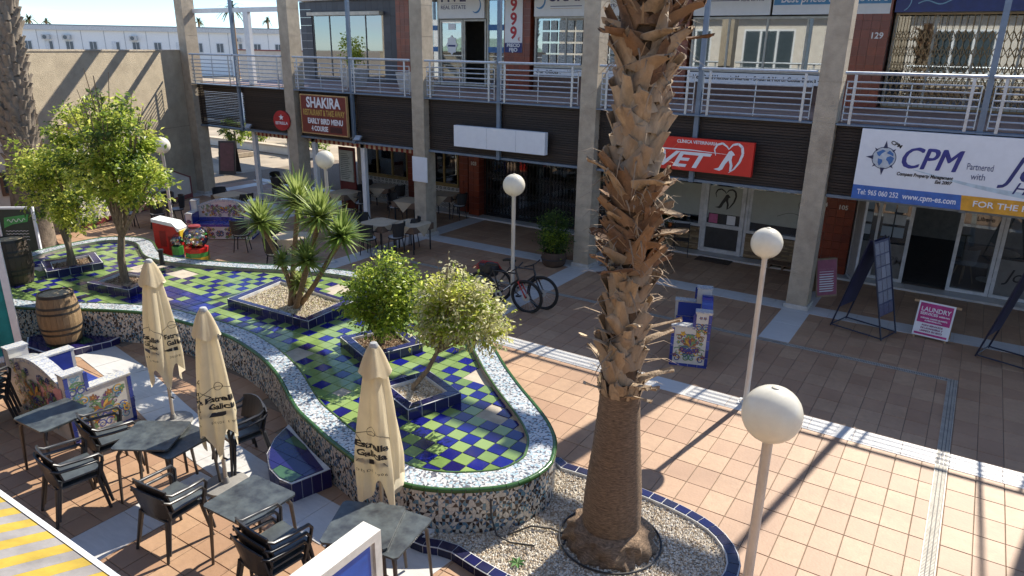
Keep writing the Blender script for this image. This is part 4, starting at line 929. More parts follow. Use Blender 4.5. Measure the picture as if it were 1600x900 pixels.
def tree(name, lab, base, blobs, n, size, mats, wts, seed, r0, stems=1, group=None, **k):
    t = thing(name, lab, 'tree', base); bl = [(c-Vector(base), r_) for c, r_ in blobs]
    limbs(t, Vector((0,0,0)), bl, seed, r0, stems, **k); crown(t, bl, n, size, mats, seed, wts); return t
Y2 = 6.95
tree('leafy_tree', 'tall bushy green tree with sparse upright shoots in the planter', (-13.75, Y2+.1, .66), blobs_at([(175,265,62,45),(215,285,45,38),(140,240,45,40),(185,215,50,40),(150,185,30,38),(205,190,25,35),(158,140,13,35),(110,200,28,35),(235,285,28,25)], Y2), 11500, .085, [lg, ly, ld], [6,3,2], 31, .085, fork=.35, n2=16)
Y1 = 6.95
tree('multi_stem_tree', 'pale yellow green tree on a sheaf of thin stems near the far barrel', (-15.8, Y1+.1, .66), blobs_at([(95,290,50,38),(125,320,35,28),(70,300,38,35),(60,270,32,30),(90,250,40,30),(55,225,28,30),(120,345,22,18)], Y1), 8000, .08, [ly, lg, ld], [5,4,2], 32, .05, 5, fork=.5, n2=15)
tree('clipped_tree', 'round clipped bright green tree in the planter', (-7.45, 7.66, .66), blobs_at([(602,460,52,46),(575,465,35,38),(632,458,35,40),(603,430,40,30),(600,490,45,28)], 7.55), 9500, .062, [lb, lg, ld, ly], [5,4,2,1], 33, .035, 4, fork=.45, n2=12)
t_ = tree('variegated_tree', 'small cream and green variegated tree leaning over the mosaic ledge', (-5.95, 6.74, .66), blobs_at([(715,485,50,42),(690,500,40,35),(750,500,38,36),(730,455,32,26),(685,465,28,26),(765,520,22,22),(708,425,6,18),(670,510,24,22)], 6.9), 8500, .06, [lv, ly, lg], [6,3,2], 34, .04, fork=.5, n2=14)
# yucca: each sword leaf is a piece of its own
yb = Vector((-9.9, 8.1, .66)); yu = thing('yucca', 'many-headed yucca with sword leaf rosettes on bare leaning stems', 'plant', yb)
ylm = [M('yucca_leaf', (.20,.29,.05), .4, c2=(.14,.22,.04), rnd=('obj',(.32,.38,.09),.9), trans=.35), M('yucca_leaf_deep', (.11,.19,.035), .4, rnd=('obj',(.13,.2,.04),.9), trans=.2)]
def sword(L, w_, bend, m):
    mb = MB(); n = 5; vs = []
    for j in range(n+1):
        v = j/n; ww = w_*(1-v)**.7*(1 if v > .1 else .8); xx = L*v; zz = -bend*L*v*v
        vs += [(xx, -ww, zz+ww*.35), (xx, 0, zz), (xx, ww, zz+ww*.35)]
    fs = []
    for j in range(n):
        a = j*3; fs += [(a,a+1,a+4,a+3),(a+1,a+2,a+5,a+4)]
    return mb.add(vs, fs).mesh('leaf', m, 60)
sw = [sword(.62, .030, b_, ylm[k % 2]) for k, b_ in enumerate((.05,.18,.30,.1))]
ybark = M('yucca_bark', (.30,.20,.11), .9, var=.3, scale=14, stretch=(1,1,5), bump=.6)
heads = [(408,352,.95,-.1),(466,320,1.05,.1),(500,343,1.0,-.1),(534,374,.92,0),(480,412,.78,-.35),(442,412,.5,-.1),(470,446,.55,.1)]
for hi, (hx, hy, s_, dy) in enumerate(heads):
    e = AY(hx, hy, 8.0+dy)-yb; b0 = Vector((pr.uniform(-.15,.2), pr.uniform(-.1,.1), -.08)); mid = b0.lerp(e, .45); mid.x += (.12 if hi in (0,) else -.03); mid.z -= .1
    MB().tube([b0, b0.lerp(mid,.5)+Vector((0,0,-.03)), mid, mid.lerp(e,.6)+Vector((0,0,.02)), e], [.062,.05,.045,.042,.045], 8).build('stem', ybark, yu, 60)
    ax = (e-mid).normalized(); n_ = 44 if hi < 5 else 36
    for k in range(n_):
        az_ = k*2.39996; el = R(-35+118*(k/n_)**.9)+pr.uniform(-.12,.12); o = obj('leaf', sw[0 if el > .7 else pr.randrange(4)], yu)
        o.location = e+Vector((0,0,.06*(k/n_))); o.rotation_euler = (pr.uniform(-.3,.3), -el, az_); q = s_*pr.uniform(.8,1.1); o.scale = (q,q,q)
    q = MB()                                           # the short inner leaves of the heart
    for k in range(150):
        az_ = pr.uniform(0,6.28); el = pr.uniform(-.5,1.4); L = .62*s_*pr.uniform(.6,1); d = Vector((math.cos(az_)*math.cos(el), math.sin(az_)*math.cos(el), math.sin(el))); tn = Vector((-math.sin(az_), math.cos(az_), 0))*.03*s_; c = e+Vector((0,0,.05))
        q.add([c-tn, c+tn, c+d*L*.5+tn, c+d*L-Vector((0,0,.04)), c+d*L*.5-tn], [(0,1,2,4),(4,2,3)])
    q.build('heart_leaves', ylm, yu, kind='stuff')
# potted shrub by the column
ps = thing('potted_shrub', 'dark leafy shrub in a round wooden tub beside a concrete column', 'plant', (-8.42, 15.0, 0))
MB().lathe([(.24,0),(.29,.05),(.32,.2),(.31,.36),(.28,.37),(.27,.3)], 20).build('tub', M('tub_wood', (.09,.055,.035), .8), ps, 50); MB().tube([(.325*math.cos(t),.325*math.sin(t),.2) for t in [2*math.pi*k/24 for k in range(24)]],.012,5,closed=True).build('hoop', darkmetal, ps)
crown(ps, [(Vector((0,0,.9)),(.36,.34,.5)),(Vector((-.05,0,.6)),(.38,.36,.3))], 4200, .06, [ld, lg], 41, [4,1])
MB().tube([(0,0,.3),(.03,.02,.8),(0,.05,1.2)],[.02,.015,.006],6).build('stem', barkm, ps)
# ================================================================ lamps
globe_m = M('opal_globe', (.78,.74,.62), .25, var=.05, trans=.25); postw = M('lamp_post_white', (.62,.58,.50), .45, var=.1, scale=3)
def lamp(x, y, lab):
    t = thing('globe_lamp', lab, 'street lamp', (x, y, 0), group='globe lamps of the plaza')
    MB().lathe([(.09,0.008),(.09,.03),(.05,.05),(.042,.12),(.040,2.34),(.055,2.36),(.055,2.385)], 14).build('post', postw, t, 40)
    MB().bev(-.11,.11,-.11,.11,.006,.02,.004).build('base_plate', steel, t)
    g = [( .225*math.sin(math.pi*k/18), 2.585-.225*math.cos(math.pi*k/18)) for k in range(1,18)]; g = [(.075,2.375)]+[p for p in g if p[1] > 2.38]
    MB().lathe(g, 32).build('globe', globe_m, t, 60); MB().lathe([(.03,2.805),(.03,2.815),(.01,2.82)], 12).build('cap', M('globe_cap', (.5,.46,.36), .5), t)
    rs = MB(); rr = random.Random(int(x*10))
    for k in range(26):
        a = rr.uniform(0,6.28); h = rr.uniform(.01,.05); z0 = 2.40; r0 = math.sqrt(max(0,.2265**2-(z0-2.585)**2)); r1 = math.sqrt(max(0,.2265**2-(z0+h-2.585)**2)); w_ = .02
        rs.quad((r0*math.cos(a-w_),r0*math.sin(a-w_),z0),(r0*math.cos(a+w_),r0*math.sin(a+w_),z0),(r1*math.cos(a+w_*.4),r1*math.sin(a+w_*.4),z0+h),(r1*math.cos(a-w_*.4),r1*math.sin(a-w_*.4),z0+h))
    rs.build('rust_streaks', M('rust', (.25,.14,.05), .9), t, kind='stuff'); return t
for x_, y_, lab in ((-18.35,10.96,'white globe lamp between the red toy and the terrace tables'),(-13.1,11.9,'white globe lamp behind the yucca'),(-7.66,11.9,'white globe lamp the two bicycles lean on'),(-2.27,10.31,'white globe lamp at the edge of the shade by the tiled bench'),(-.92,5.12,'white globe lamp beside the palm bed kerb')): lamp(x_, y_, lab)
# ================================================================ terrace furniture
resin = M('dark_resin', (.035,.036,.038), .38, var=.15, scale=10, dirt=.2); resin_w = M('worn_resin', (.085,.10,.10), .42, c2=(.04,.045,.05), scale=5)
def chair_parts(t, z0=0, y0=0, seatm=None):
    c = MB()                                           # seat shell, slightly dished
    P = [(-.23,.22),(.23,.22),(.21,-.22),(-.21,-.22)]; c.prism([(x,y+y0,z0+.43+(.012 if y > 0 else 0)) for x, y in P], (0,0,.022)); c.build('seat', seatm or resin_w, t)
    b_ = MB(); nn = 8
    for i in range(nn):                                # curved back panel
        u0, u1 = -1+2*i/nn, -1+2*(i+1)/nn
        def bp(u, v): return Vector((u*(.25+.01*v), y0-.20-.07*v-.05*(1-u*u)+.03, z0+.47+v*(.34-.05*u*u)))
        q = [bp(u0,0),bp(u1,0),bp(u1,1),bp(u0,1)]; b_.prism(q, (0,-.018,0))
    b_.build('backrest', resin, t, 50)
    for s_ in (-1,1):
        MB().tube([(s_*.235,y0+.21,z0+.43),(s_*.255,y0+.235,z0+.60),(s_*.26,y0+.20,z0+.655),(s_*.265,y0+0,z0+.665),(s_*.26,y0-.19,z0+.68),(s_*.25,y0-.25,z0+.72)], .019, 6).build('armrest', resin, t, 60)
        MB().tube([(s_*.22,y0+.2,z0+.44),(s_*.265,y0+.26,z0)], [.026,.017], 6).build('leg', resin, t, 60); MB().tube([(s_*.21,y0-.21,z0+.46),(s_*.25,y0-.30,z0)], [.026,.017], 6).build('leg', resin, t, 60)
ch0 = thing('resin_armchair', '', 'chair'); chair_parts(ch0)
used = [False]
def chair(x, y, rz, lab, z=0):
    if not used[0]: used[0] = True; ch0.location = (x,y,z); ch0.rotation_euler = (0,0,rz); ch0['label'] = lab; o = ch0
    else: o = dup(ch0, (x,y,z), rz, lab)
    o['group'] = 'dark resin armchairs on the terrace'; return o
def stack(x, y, rz, n, where):
    for k in range(n):
        a = Vector((0, .035*k, 0)); a.rotate(Matrix.Rotation(rz,3,'Z')); pos = 'lowest of the stack ' if k == 0 else 'topmost of the stack ' if k == n-1 else ('','second','third')[k]+' up in the stack '
        chair(x+a.x, y+a.y, rz, 'dark resin armchair, '+pos+where, .075*k)
p = G(112,742,.45); stack(p.x, p.y, R(-8), 2, 'nearest the striped awning')
p = G(172,690,.45); stack(p.x-.05, p.y, R(-10), 2, 'between the tiled bench and the double table')
p = G(268,790,.45); stack(p.x, p.y, R(5), 2, 'beside the weathered table')
p = G(425,872,.45); stack(p.x, p.y, R(-5), 3, 'behind the blue sign box')
stack(-7.25, 4.85, R(170), 2, 'behind the middle closed parasol'); stack(-10.95, 3.35, R(15), 4, 'against the back of the tiled bench')
worn = M('table_worn', (.085,.10,.10), .4, c2=(.022,.025,.03), scale=7, dirt=.5); tleg = M('table_leg', (.10,.085,.075), .35, .5)
def table(x, y, rz, lab, z=0, w_=.66, topm=None):
    t = thing('terrace_table', lab, 'table', (x,y,z), rz, 'square tables on the terrace'); h = w_/2
    MB().prism([(-h,-h+.03,.72),(-h+.03,-h,.72),(h-.03,-h,.72),(h,-h+.03,.72),(h,h-.03,.72),(h-.03,h,.72),(-h+.03,h,.72),(-h,h-.03,.72)], (0,0,.022)).build('top', topm or worn, t)
    MB().box(-h+.05,h-.05,-h+.05,h-.05,.69,.72).build('apron', resin, t)
    for sx in (-1,1):
        for sy in (-1,1): MB().tube([(sx*(h-.09),sy*(h-.09),.70),(sx*(h-.05),sy*(h-.05),.62),(sx*(h-.02),sy*(h-.02),0)], [.026,.022,.016], 6).build('leg', tleg, t, 60)
table(-9.11, 3.52, R(3), 'dark square table in front of the tiled bench back')
table(-7.55, 3.88, R(33), 'upper square table of a pair pushed one over the other', .05); table(-7.33, 4.02, R(5), 'lower square table half hidden under another table')
table(-5.61, 3.76, R(2), 'weathered dark square table with peeling top'); table(-4.32, 4.1, R(25), 'dark square table behind the blue sign box', .035); table(-4.12, 4.2, R(8), 'grey square table with rusty top under the near parasol')
# ---- closed parasols
cloth = M('parasol_canvas', (.74,.64,.44), .85, var=.06, scale=5, bump=.15, bscale=200, trans=.5)
def parasol(x, y, top, lab, seed, tz, lean=(0,0)):
    rr = random.Random(seed); t = thing('closed_parasol', lab, 'parasol', (x,y,0), 0, 'closed parasols on the terrace'); ph = [rr.uniform(0,6.28) for _ in range(4)]; zb = top-1.62
    def rad(z, a):
        v = max(0, min(1, (top-z)/1.62)); base = .035+.235*v**.62-.05*max(0,v-.8)*3
        f = .5+.5*math.cos(4*a+ph[0]+.9*math.sin(v*2+ph[1])); g = .5+.5*math.cos(9*a+ph[2]+1.5*v)
        return base*(.66+.36*f**1.4+.15*g*v+.035*math.sin(17*a+6*v+ph[3])*v)
    zs = [zb+(top-.03-zb)*k/22 for k in range(23)]; n = 88; vs = []; hem = lambda a: .16*math.cos(4*a+ph[0]+1)+.07*math.cos(7*a+ph[3])
    for k, z in enumerate(zs):
        for j in range(n):
            a = 2*math.pi*j/n; zz = z+(hem(a) if k == 0 else hem(a)*max(0,1-k/5)); r_ = rad(zz, a); vs.append((r_*math.cos(a), r_*math.sin(a), zz))
    fs = [(k*n+j, k*n+(j+1) % n, (k+1)*n+(j+1) % n, (k+1)*n+j) for k in range(22) for j in range(n)]
    MB().add(vs, fs).build('canvas', cloth, t, 75)
    vs = []
    for k in range(7):                                 # vent cap over the top
        for j in range(n):
            a = 2*math.pi*j/n; z = top-.005-.05*k+(.03*math.cos(4*a+ph[0]) if k == 6 else 0); r_ = rad(z, a)+.012+.007*k; vs.append((r_*math.cos(a), r_*math.sin(a), z))
    MB().add(vs, [(k*n+j, k*n+(j+1) % n, (k+1)*n+(j+1) % n, (k+1)*n+j) for k in range(6) for j in range(n)]).build('vent_cap', cloth, t, 75)
    MB().lathe([(.045,top-.02),(.05,top),(.035,top+.03),(.01,top+.035)], 16).build('finial', M('finial_grey', (.45,.45,.43), .5), t, 50)
    MB().tube([(0,0,.05),(0,0,top-.02)], .024, 10).build('pole', M('parasol_pole', (.45,.41,.34), .4, .3), t, 40); MB().tube([(.02,0,.42),(.09,0,.42)],.012,6).build('crank_knob', black, t)
    MB().lathe([(.26,0.012),(.26,.05),(.05,.07),(.03,.14)], 20).build('foot', M('parasol_foot', (.25,.24,.22), .7), t, 40)
    def wrap(me, a0, z0, m, nm):
        for v in me.vertices:
            xx, yy = v.co.x, v.co.y; z = z0+yy; a = a0+xx/max(.1, rad(z0,a0)); r_ = rad(z, a)+.006; v.co = (r_*math.cos(a), r_*math.sin(a), z)
        me.materials.clear(); me.materials.append(m); obj(nm, me, t)
    for a0 in tz:
        zc = zb+.52
        wrap(text_mesh('Estrella', .092, bold=.004, depth=0), a0, zc+.045, ink, 'lettering'); wrap(text_mesh('Galicia', .092, bold=.004, depth=0), a0, zc-.05, ink, 'lettering')
        wrap(text_mesh('DESDE 1906', .04, depth=0, sp=1.3), a0, zc-.25, ink, 'lettering')
        q = MB(); L = [(-.19,-.13),(-.12,-.16),(0,-.17),(.12,-.16),(.19,-.13)]; U = [(-.19,-.13),(-.1,-.12),(0,-.115),(.1,-.12),(.19,-.13)]
        for i in range(4): q.add([(L[i][0],L[i][1],0),(L[i+1][0],L[i+1][1],0),(U[i+1][0],U[i+1][1],0),(U[i][0],U[i][1],0)], [(0,1,2,3)])
        for i in range(24):                            # thin ring round the crest and an arched outline
            for (cx, cy, r_, t0, t1) in ((0,.2,.05,0,6.283),(0,-.02,.22,.35,2.79)):
                a, b_ = t0+(t1-t0)*i/24, t0+(t1-t0)*(i+1)/24; q.add([(cx+(r_-.006)*math.cos(a),cy+(r_-.006)*math.sin(a),0),(cx+r_*math.cos(a),cy+r_*math.sin(a),0),(cx+r_*math.cos(b_),cy+r_*math.sin(b_),0),(cx+(r_-.006)*math.cos(b_),cy+(r_-.006)*math.sin(b_),0)], [(0,1,2,3)])
        wrap(q.mesh('crest', ink), a0, zc, ink, 'crest')
ca = lambda x, y: math.atan2(-y, -x)
parasol(-8.97, 4.95, 2.43, 'closed cream parasol standing behind the double table', 5, (ca(-8.97,4.95)-.95, ca(-8.97,4.95)+.95))
parasol(-6.99, 4.39, 2.34, 'closed cream parasol between the double table and the weathered table', 6, (ca(-6.99,4.39)+.3, ca(-6.99,4.39)-1.5))
parasol(-4.68, 4.72, 2.36, 'closed cream parasol close to the rounded planter end', 9, (ca(-4.68,4.72)-.5, ca(-4.68,4.72)-2.3))
# ---- tiled benches
azw = M('azulejo_white', (.60,.58,.52), .2, var=.08); azbl = M('azulejo_blue', (.03,.045,.22), .16, rnd=('obj',(.05,.08,.33),.8)); azg = M('azulejo_green', (.13,.26,.12), .25); azy = M('azulejo_yellow', (.62,.36,.05), .25); azo = M('azulejo_brown', (.30,.12,.04), .25); azp = M('azulejo_plum', (.14,.05,.15), .25); azc = M('azulejo_cyan', (.16,.32,.42), .25)
def scroll(P, f, cx, cz, s_, m, flip=1, turns=1.3, wd=.016):
    pts = [(cx+flip*s_*(1-t*.75)*math.cos(2*math.pi*turns*t+.6), cz+s_*(1-t*.75)*math.sin(2*math.pi*turns*t+.6)) for t in [k/16 for k in range(17)]]
    for a, b_ in zip(pts[:-1], pts[1:]):
        dx, dz = b_[0]-a[0], b_[1]-a[1]; L = math.hypot(dx,dz) or 1; nx, nz = -dz/L*wd/2, dx/L*wd/2; P.m = m; P.poly([f(a[0]-nx,a[1]-nz), f(b_[0]-nx,b_[1]-nz), f(b_[0]+nx,b_[1]+nz), f(a[0]+nx,a[1]+nz)])
def petal(P, f, cx, cz, ang, L, w_, m):
    P.m = m; ca_, sa = math.cos(ang), math.sin(ang); Q = [(0,0),(.3*L,w_),(.7*L,w_*.8),(L,0),(.7*L,-w_*.8),(.3*L,-w_)]; P.poly([f(cx+u*ca_-v*sa, cz+u*sa+v*ca_) for u, v in Q])
def ornament(par, f0_, w_, h, seed, cx=0, cz=0, nrm=(0,-1,0)):
    """mirrored scrolls, leaves and flowers as on painted tile panels"""
    rr = random.Random(seed); P = MB(); nv = Vector(nrm)
    def f(u, v): return Vector(f0_(u, v))+nv*(len(P.f)*1.2e-5)     # each brush stroke lies over the one before
    mats = [azg, azy, azbl, azo, azp, azc]
    n = max(5, int(w_*h*95))
    for k in range(n):
        x, z = rr.uniform(.03,.46)*w_, rr.uniform(-.42,.42)*h; s_ = rr.uniform(.035,.08); m = rr.choice((0,0,1,2,3,4,5)); kd = rr.random()
        for fl_ in (1,-1):
            if kd < .5: scroll(P, f, cx+fl_*x, cz+z, s_, m, fl_, rr.choice((1.0,1.3)))
            else:
                for q in range(5): petal(P, f, cx+fl_*x, cz+z, math.pi/2+fl_*(q*1.256+kd*5), s_*.85, s_*.25, m)
                petal(P, f, cx+fl_*x-.01, cz+z, 0, .02, .012, 1)
    for q in range(7): petal(P, f, cx, cz, math.pi*q/6, min(w_,h)*.28, min(w_,h)*.05, (1,3,0,4)[q % 4])
    scroll(P, f, cx+.06, cz-.1*h, .07, 2, 1); scroll(P, f, cx-.06, cz-.1*h, .07, 2, -1)
    return P.build('painted_ornament', mats, par, kind='stuff')
azm = M('azulejo_mottled', (.62,.58,.46), .25, c2=(.16,.22,.36), scale=38)
def bench(lab, loc, rz, seed, W=1.75, D=.72, ad=False, trim=azm):
    """back along +Y side, seat faces -Y"""
    t = thing('tiled_bench', lab, 'bench', loc, rz, 'painted tile benches'); h = W/2; y1 = D/2; y0 = -D/2
    arch = lambda u: .86+.16*math.cos(u*math.pi/2*1.02)
    pts = [(-h+.16,.0)]+[(h-.16,.0)]+[((h-.16)*(1-2*k/12), arch(1-2*k/12)) for k in range(13)]
    bk_ = MB().prism([(x,y1-.16,z) for x,z in pts], (0,.16,0)).build('backrest', azw, t)
    tr_ = MB()
    for k in range(12):
        a, b_ = pts[2+k], pts[3+k]; tr_.prism([(a[0]-.004,y1-.175,a[1]-.05),(b_[0]+.004,y1-.175,b_[1]-.05),(b_[0]+.004,y1-.175,b_[1]+.02),(a[0]-.004,y1-.175,a[1]+.02)], (0,.19,0))
    tr_.build('arched_trim', trim, t, kind='stuff')
    for s_ in (-1,1):
        x0, x1 = (h-.16, h) if s_ > 0 else (-h, -h+.16)
        sp = MB().prism([(x0,y0,0),(x0,y1,0),(x0,y1,1.0),(x0,y1-.26,1.0),(x0,y1-.26,.72),(x0,y0,.72)], (x1-x0,0,0)).build('side_panel', azw, t)
        ed = [((y0-.004,y0+.05),(.03,.70)),((y1-.05,y1+.004),(.03,.98)),((y1-.30,y1-.25),(.70,.98)),((y0,y1),(0,.05))]; xo = x1-.002 if s_ > 0 else x0-.006
        for (ya,yb_),(za,zb_) in ed:
            m_ = max(1, round(max(yb_-ya, zb_-za)/.16))
            for q in range(m_):
                if zb_-za > yb_-ya: MB().box(xo, xo+.008, ya, yb_, za+(zb_-za)*q/m_+.003, za+(zb_-za)*(q+1)/m_-.003).build('border_tile', azbl, sp)
                else: MB().box(xo, xo+.008, ya+(yb_-ya)*q/m_+.003, ya+(yb_-ya)*(q+1)/m_-.003, za, zb_).build('border_tile', azbl, sp)
        MB().box(x0-.012,x1+.012,y0-.012,y1-.265,.72,.745).build('arm_coping', azm, sp); MB().box(x0-.012,x1+.012,y1-.272,y1+.012,1.0,1.025).build('post_coping', azm, sp)
        xi = x0-.008 if s_ > 0 else x1; MB().box(xi, xi+.008, y0+.05, y1-.17, .44, .71).build('inner_tile', azbl, sp)
        xf = (x1+.003) if s_ > 0 else (x0-.003)
        ornament(sp, lambda u, v, xf=xf: (xf, u, v), D*.8, .55, seed+s_, 0, .37, (s_,0,0)); ornament(sp, lambda u, v, xf=xf: (xf, u, v), .16, .34, seed+5+s_, y1-.14, .78, (s_,0,0))
        ornament(sp, lambda u, v: (u, y0-.003, v), .12, .6, seed+9, (x0+x1)/2, .38)
    st_ = MB().box(-h+.16,h-.16,y0+.04,y1-.16,.02,.42).build('seat', azw, t)
    for k in range(7):
        a = -h+.17+(W-.34)*k/7; MB().box(a+.003,a+(W-.34)/7-.003,y0+.03,y1-.16,.42,.435).build('seat_tile', azbl, st_); MB().box(a+.003,a+(W-.34)/7-.003,y0+.032,y0+.04,.37,.418).build('edge_tile', azbl, st_)
        MB().box(a+.003,a+(W-.34)/7-.003,y1-.172,y1-.16,.44,.53).build('splash_tile', azbl, st_)
    ornament(st_, lambda u, v: (u, y0+.036, v), W-.4, .3, seed+2, 0, .19)
    ornament(bk_, lambda u, v: (u, y1-.164, v), W-.45, .36, seed+3, 0, .73); ornament(bk_, lambda u, v: (u, y1+.004, v), (W-.45), .8, seed+4, 0, .5, (0,1,0))
    if ad:
        MB().box(-.75,-.1,y1+.005,y1+.012,.3,.8).build('pink_panel', M('pink_tile', (.62,.28,.30), .3), bk_); MB().box(-.55,-.32,y1+.012,y1+.016,.48,.68).build('plum_square', azp, bk_)
    return t
bench('painted tile bench seen from its back beside the terrace tables, pink panel on it', (-10.35, 4.28, 0), math.pi, 3, W=1.7, D=.86, ad=True)
bench('painted tile bench facing the plaza in front of the passage', (-17.42, 11.9, 0), R(36), 13)
bench('blue and white tile bench standing in the shade by the lamp', (-3.72, 11.8, 0), R(-72), 23, W=1.5, D=.64, trim=azbl)
# ---- barrels
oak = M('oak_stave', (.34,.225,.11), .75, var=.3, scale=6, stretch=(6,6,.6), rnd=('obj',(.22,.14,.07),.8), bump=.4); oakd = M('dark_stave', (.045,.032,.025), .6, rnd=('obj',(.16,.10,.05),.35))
def barrel(loc, lab, m, H=.92):
    t = thing('barrel', lab, 'barrel', loc); n = 22; rb = lambda z: .27+.065*math.sin(math.pi*z/H)
    for k in range(n):
        a0, a1 = 2*math.pi*k/n+.006, 2*math.pi*(k+1)/n-.006; vs = []; zs = [H*j/7 for j in range(8)]; ro = random.uniform(0,.003)
        for z in zs:
            for r_ in (rb(z)+ro, rb(z)-.02):
                for a in (a0, a1): vs.append((r_*math.cos(a), r_*math.sin(a), z))
        fs = []
        for j in range(7):
            b_ = 4*j; fs += [(b_,b_+1,b_+5,b_+4),(b_+1,b_+3,b_+7,b_+5),(b_+2,b_,b_+4,b_+6)]
        fs += [(28,29,31,30)]; MB().add(vs, fs).build('stave', m, t)
    hp = M('barrel_hoop', (.06,.055,.05), .5, .6)
    for z0, z1 in ((.0,.05),(.2,.24),(.3,.335),(H-.335,H-.30),(H-.24,H-.2),(H-.05,H)): MB().lathe([(rb(z0)+.001,z0),(rb(z0)+.007,z0),(rb(z1)+.007,z1),(rb(z1)+.001,z1)], 32, caps=False).build('hoop', hp, t, 40)
    MB().lathe([(.01,H-.035),(.262,H-.035),(.262,H-.02),(.01,H-.02)], 28).build('head', M('barrel_head', (.42,.33,.20), .8, var=.3, scale=8, stretch=(1,6,1)), t); return t
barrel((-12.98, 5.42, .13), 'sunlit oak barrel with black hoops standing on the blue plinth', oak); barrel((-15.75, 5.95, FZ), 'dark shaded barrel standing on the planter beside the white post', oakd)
# ---- signboard beyond the barrel
ab = thing('pavement_sign', 'white framed green chalkboard sign on a grey water-filled foot', 'sign', (-18.4, 7.2, .0), R(38)); MB().prism([(-.45,-.3,0),(.45,-.3,0),(.5,0,.02),(.45,.3,0),(-.45,.3,0),(-.5,0,.02)], (0,0,.14)).build('foot', M('foot_grey', (.35,.38,.36), .6), ab)
frame(ab, -.42, .42, .28, 1.55, -.03, pwhite, .05, .06); MB().box(-.37,.37,-.012,.012,.33,1.5).build('board', M('chalk_green', (.03,.05,.04), .6), ab); MB().box(-.34,.12,-.018,-.012,.36,.72).build('white_sheet', pwhite, ab)
MB().prism([(-.3,-.014,1.05),(-.26,-.014,1.3),(.3,-.014,1.38),(.24,-.014,1.2),(-.1,-.014,1.14)], (0,-.004,0)).build('green_flash', M('flash_green', (.06,.36,.10), .5), ab)
q = MB(); arc_ribbon(q, [(-.2+.4*t, 1.22+.035*math.sin(t*22)+.03*t) for t in [k/40 for k in range(41)]], [.014]*41, -.02)
for k in range(4): arc_ribbon(q, [(-.28+.5*t, .98-.07*k+.008*math.sin(t*40+k)) for t in [j/30 for j in range(31)]], [.01]*31, -.014)
q.build('chalk_writing', pwhite, ab); MB().box(-.06,.06,-.02,.02,.14,.28).build('spring_post', steel, ab)
# ---- teal marquee side panel
mq = thing('marquee_panel', 'teal canvas side screen in a white frame at the terrace end', 'screen', (-12.98, 4.72, 0), R(-117)); [MB().box(a_,a_+.1,-.05,.05,0,2.9).build('post', white, mq) for a_ in (-.05,2.6)]; [MB().box(.05,2.6,-.03,.03,a_,a_+.09).build('rail', white, mq) for a_ in (.05,2.8)]
q = MB(); n = 60; q.add([(.05+2.55*k/n, .018*math.sin(k*.9)+.008*math.sin(k*2.1), z) for z in (.13,1.4,2.8) for k in range(n+1)], [(r_*(n+1)+k, r_*(n+1)+k+1, (r_+1)*(n+1)+k+1, (r_+1)*(n+1)+k) for r_ in (0,1) for k in range(n)]); q.build('canvas', M('teal_canvas', (.015,.25,.24), .7, trans=.3), mq, 80)
# ---- yellow striped awning below the camera
an = thing('striped_awning', 'yellow and grey striped awning with white front bar below', 'awning'); ya, yg = M('awning_yellow', (.50,.35,.04), .8, dirt=.4, trans=.15), M('awning_grey', (.30,.28,.265), .8, dirt=.4, trans=.15)
a, b_ = Vector((-7.2, 1.42, 2.5)), Vector((-2.9, 1.44, 2.5)); n = 43
for k in range(n):
    p, q_ = a.lerp(b_, k/n), a.lerp(b_, (k+1)/n-.0002); o_ = Vector((0,-2.2,.75)); MB().prism([p, q_, q_+o_, p+o_], (0,.004,-.012)).build('stripe', ya if k % 2 else yg, an)
MB().box(-7.25,-2.87,1.42,1.45,2.46,2.512).build('front_bar', white, an)
for xx in (-7.1, -5, -3.0): MB().tube([(xx,1.40,2.46),(xx,.3,2.5),(xx,-.85,3.1)], .02, 6).build('arm', white, an)
MB().box(-7.3,-2.85,-.95,-.78,3.1,3.3).build('cassette', white, an)
# ---- blue sign box
bx_ = thing('blue_sign_box', 'freestanding white framed sign box with plain blue face among the tables', 'sign', (-2.36, 1.55, 0), R(90))
MB().box(-.8,.78,-.01,.1,1.75,2.7).build('case', M('case_white', (.72,.69,.60), .5), bx_); MB().box(-.74,.70,-.022,-.012,1.83,2.68).build('blue_face', M('face_blue', (.015,.10,.46), .4), bx_); frame(bx_, -.8,.78,1.75,2.7,-.03, MC['case_white'], .05, .02, 'face_frame')
for xx in (-.7,.68): MB().box(xx-.03,xx+.03,.02,.08,0,1.75).build('leg', steel, bx_)
# ---- toy machines by the planter
rdp = M('toy_red', (.52,.02,.015), .35, dirt=.25); ylw = M('toy_yellow', (.62,.42,.03), .35); grp = M('toy_green', (.06,.30,.06), .35); blu = M('toy_blue', (.02,.06,.3), .35)
tm_ = thing('toy_vending_machine', 'red ride-on style toy machine with white rounded top beside the planter', 'toy machine', (-16.9, 9.98, 0), R(25)); tm_.scale = (.86,.86,.9)
MB().prism([(-.38,-.2,0),(.38,-.2,0),(.38,-.2,.75),(.3,-.2,.88),(-.38,-.2,1.0)], (0,.42,0)).build('cabinet', rdp, tm_); MB().prism([(-.4,-.22,1.0),(-.4,-.22,1.09),(.25,-.22,.99),(.42,-.22,.82),(.4,-.22,.74),(.31,-.22,.88)], (0,.46,0)).build('white_top', white, tm_)
MB().box(-.2,.0,-.206,-.2,.3,.75).box(.06,.14,-.206,-.2,.2,.6).build('panel_groove', M('groove_red', (.25,.01,.01), .5), tm_); MB().prism([(.38,-.15,.45),(.42,-.15,.45),(.42,-.15,.75),(.38,-.15,.78)], (0,.32,0)).build('picture', ylw, tm_)
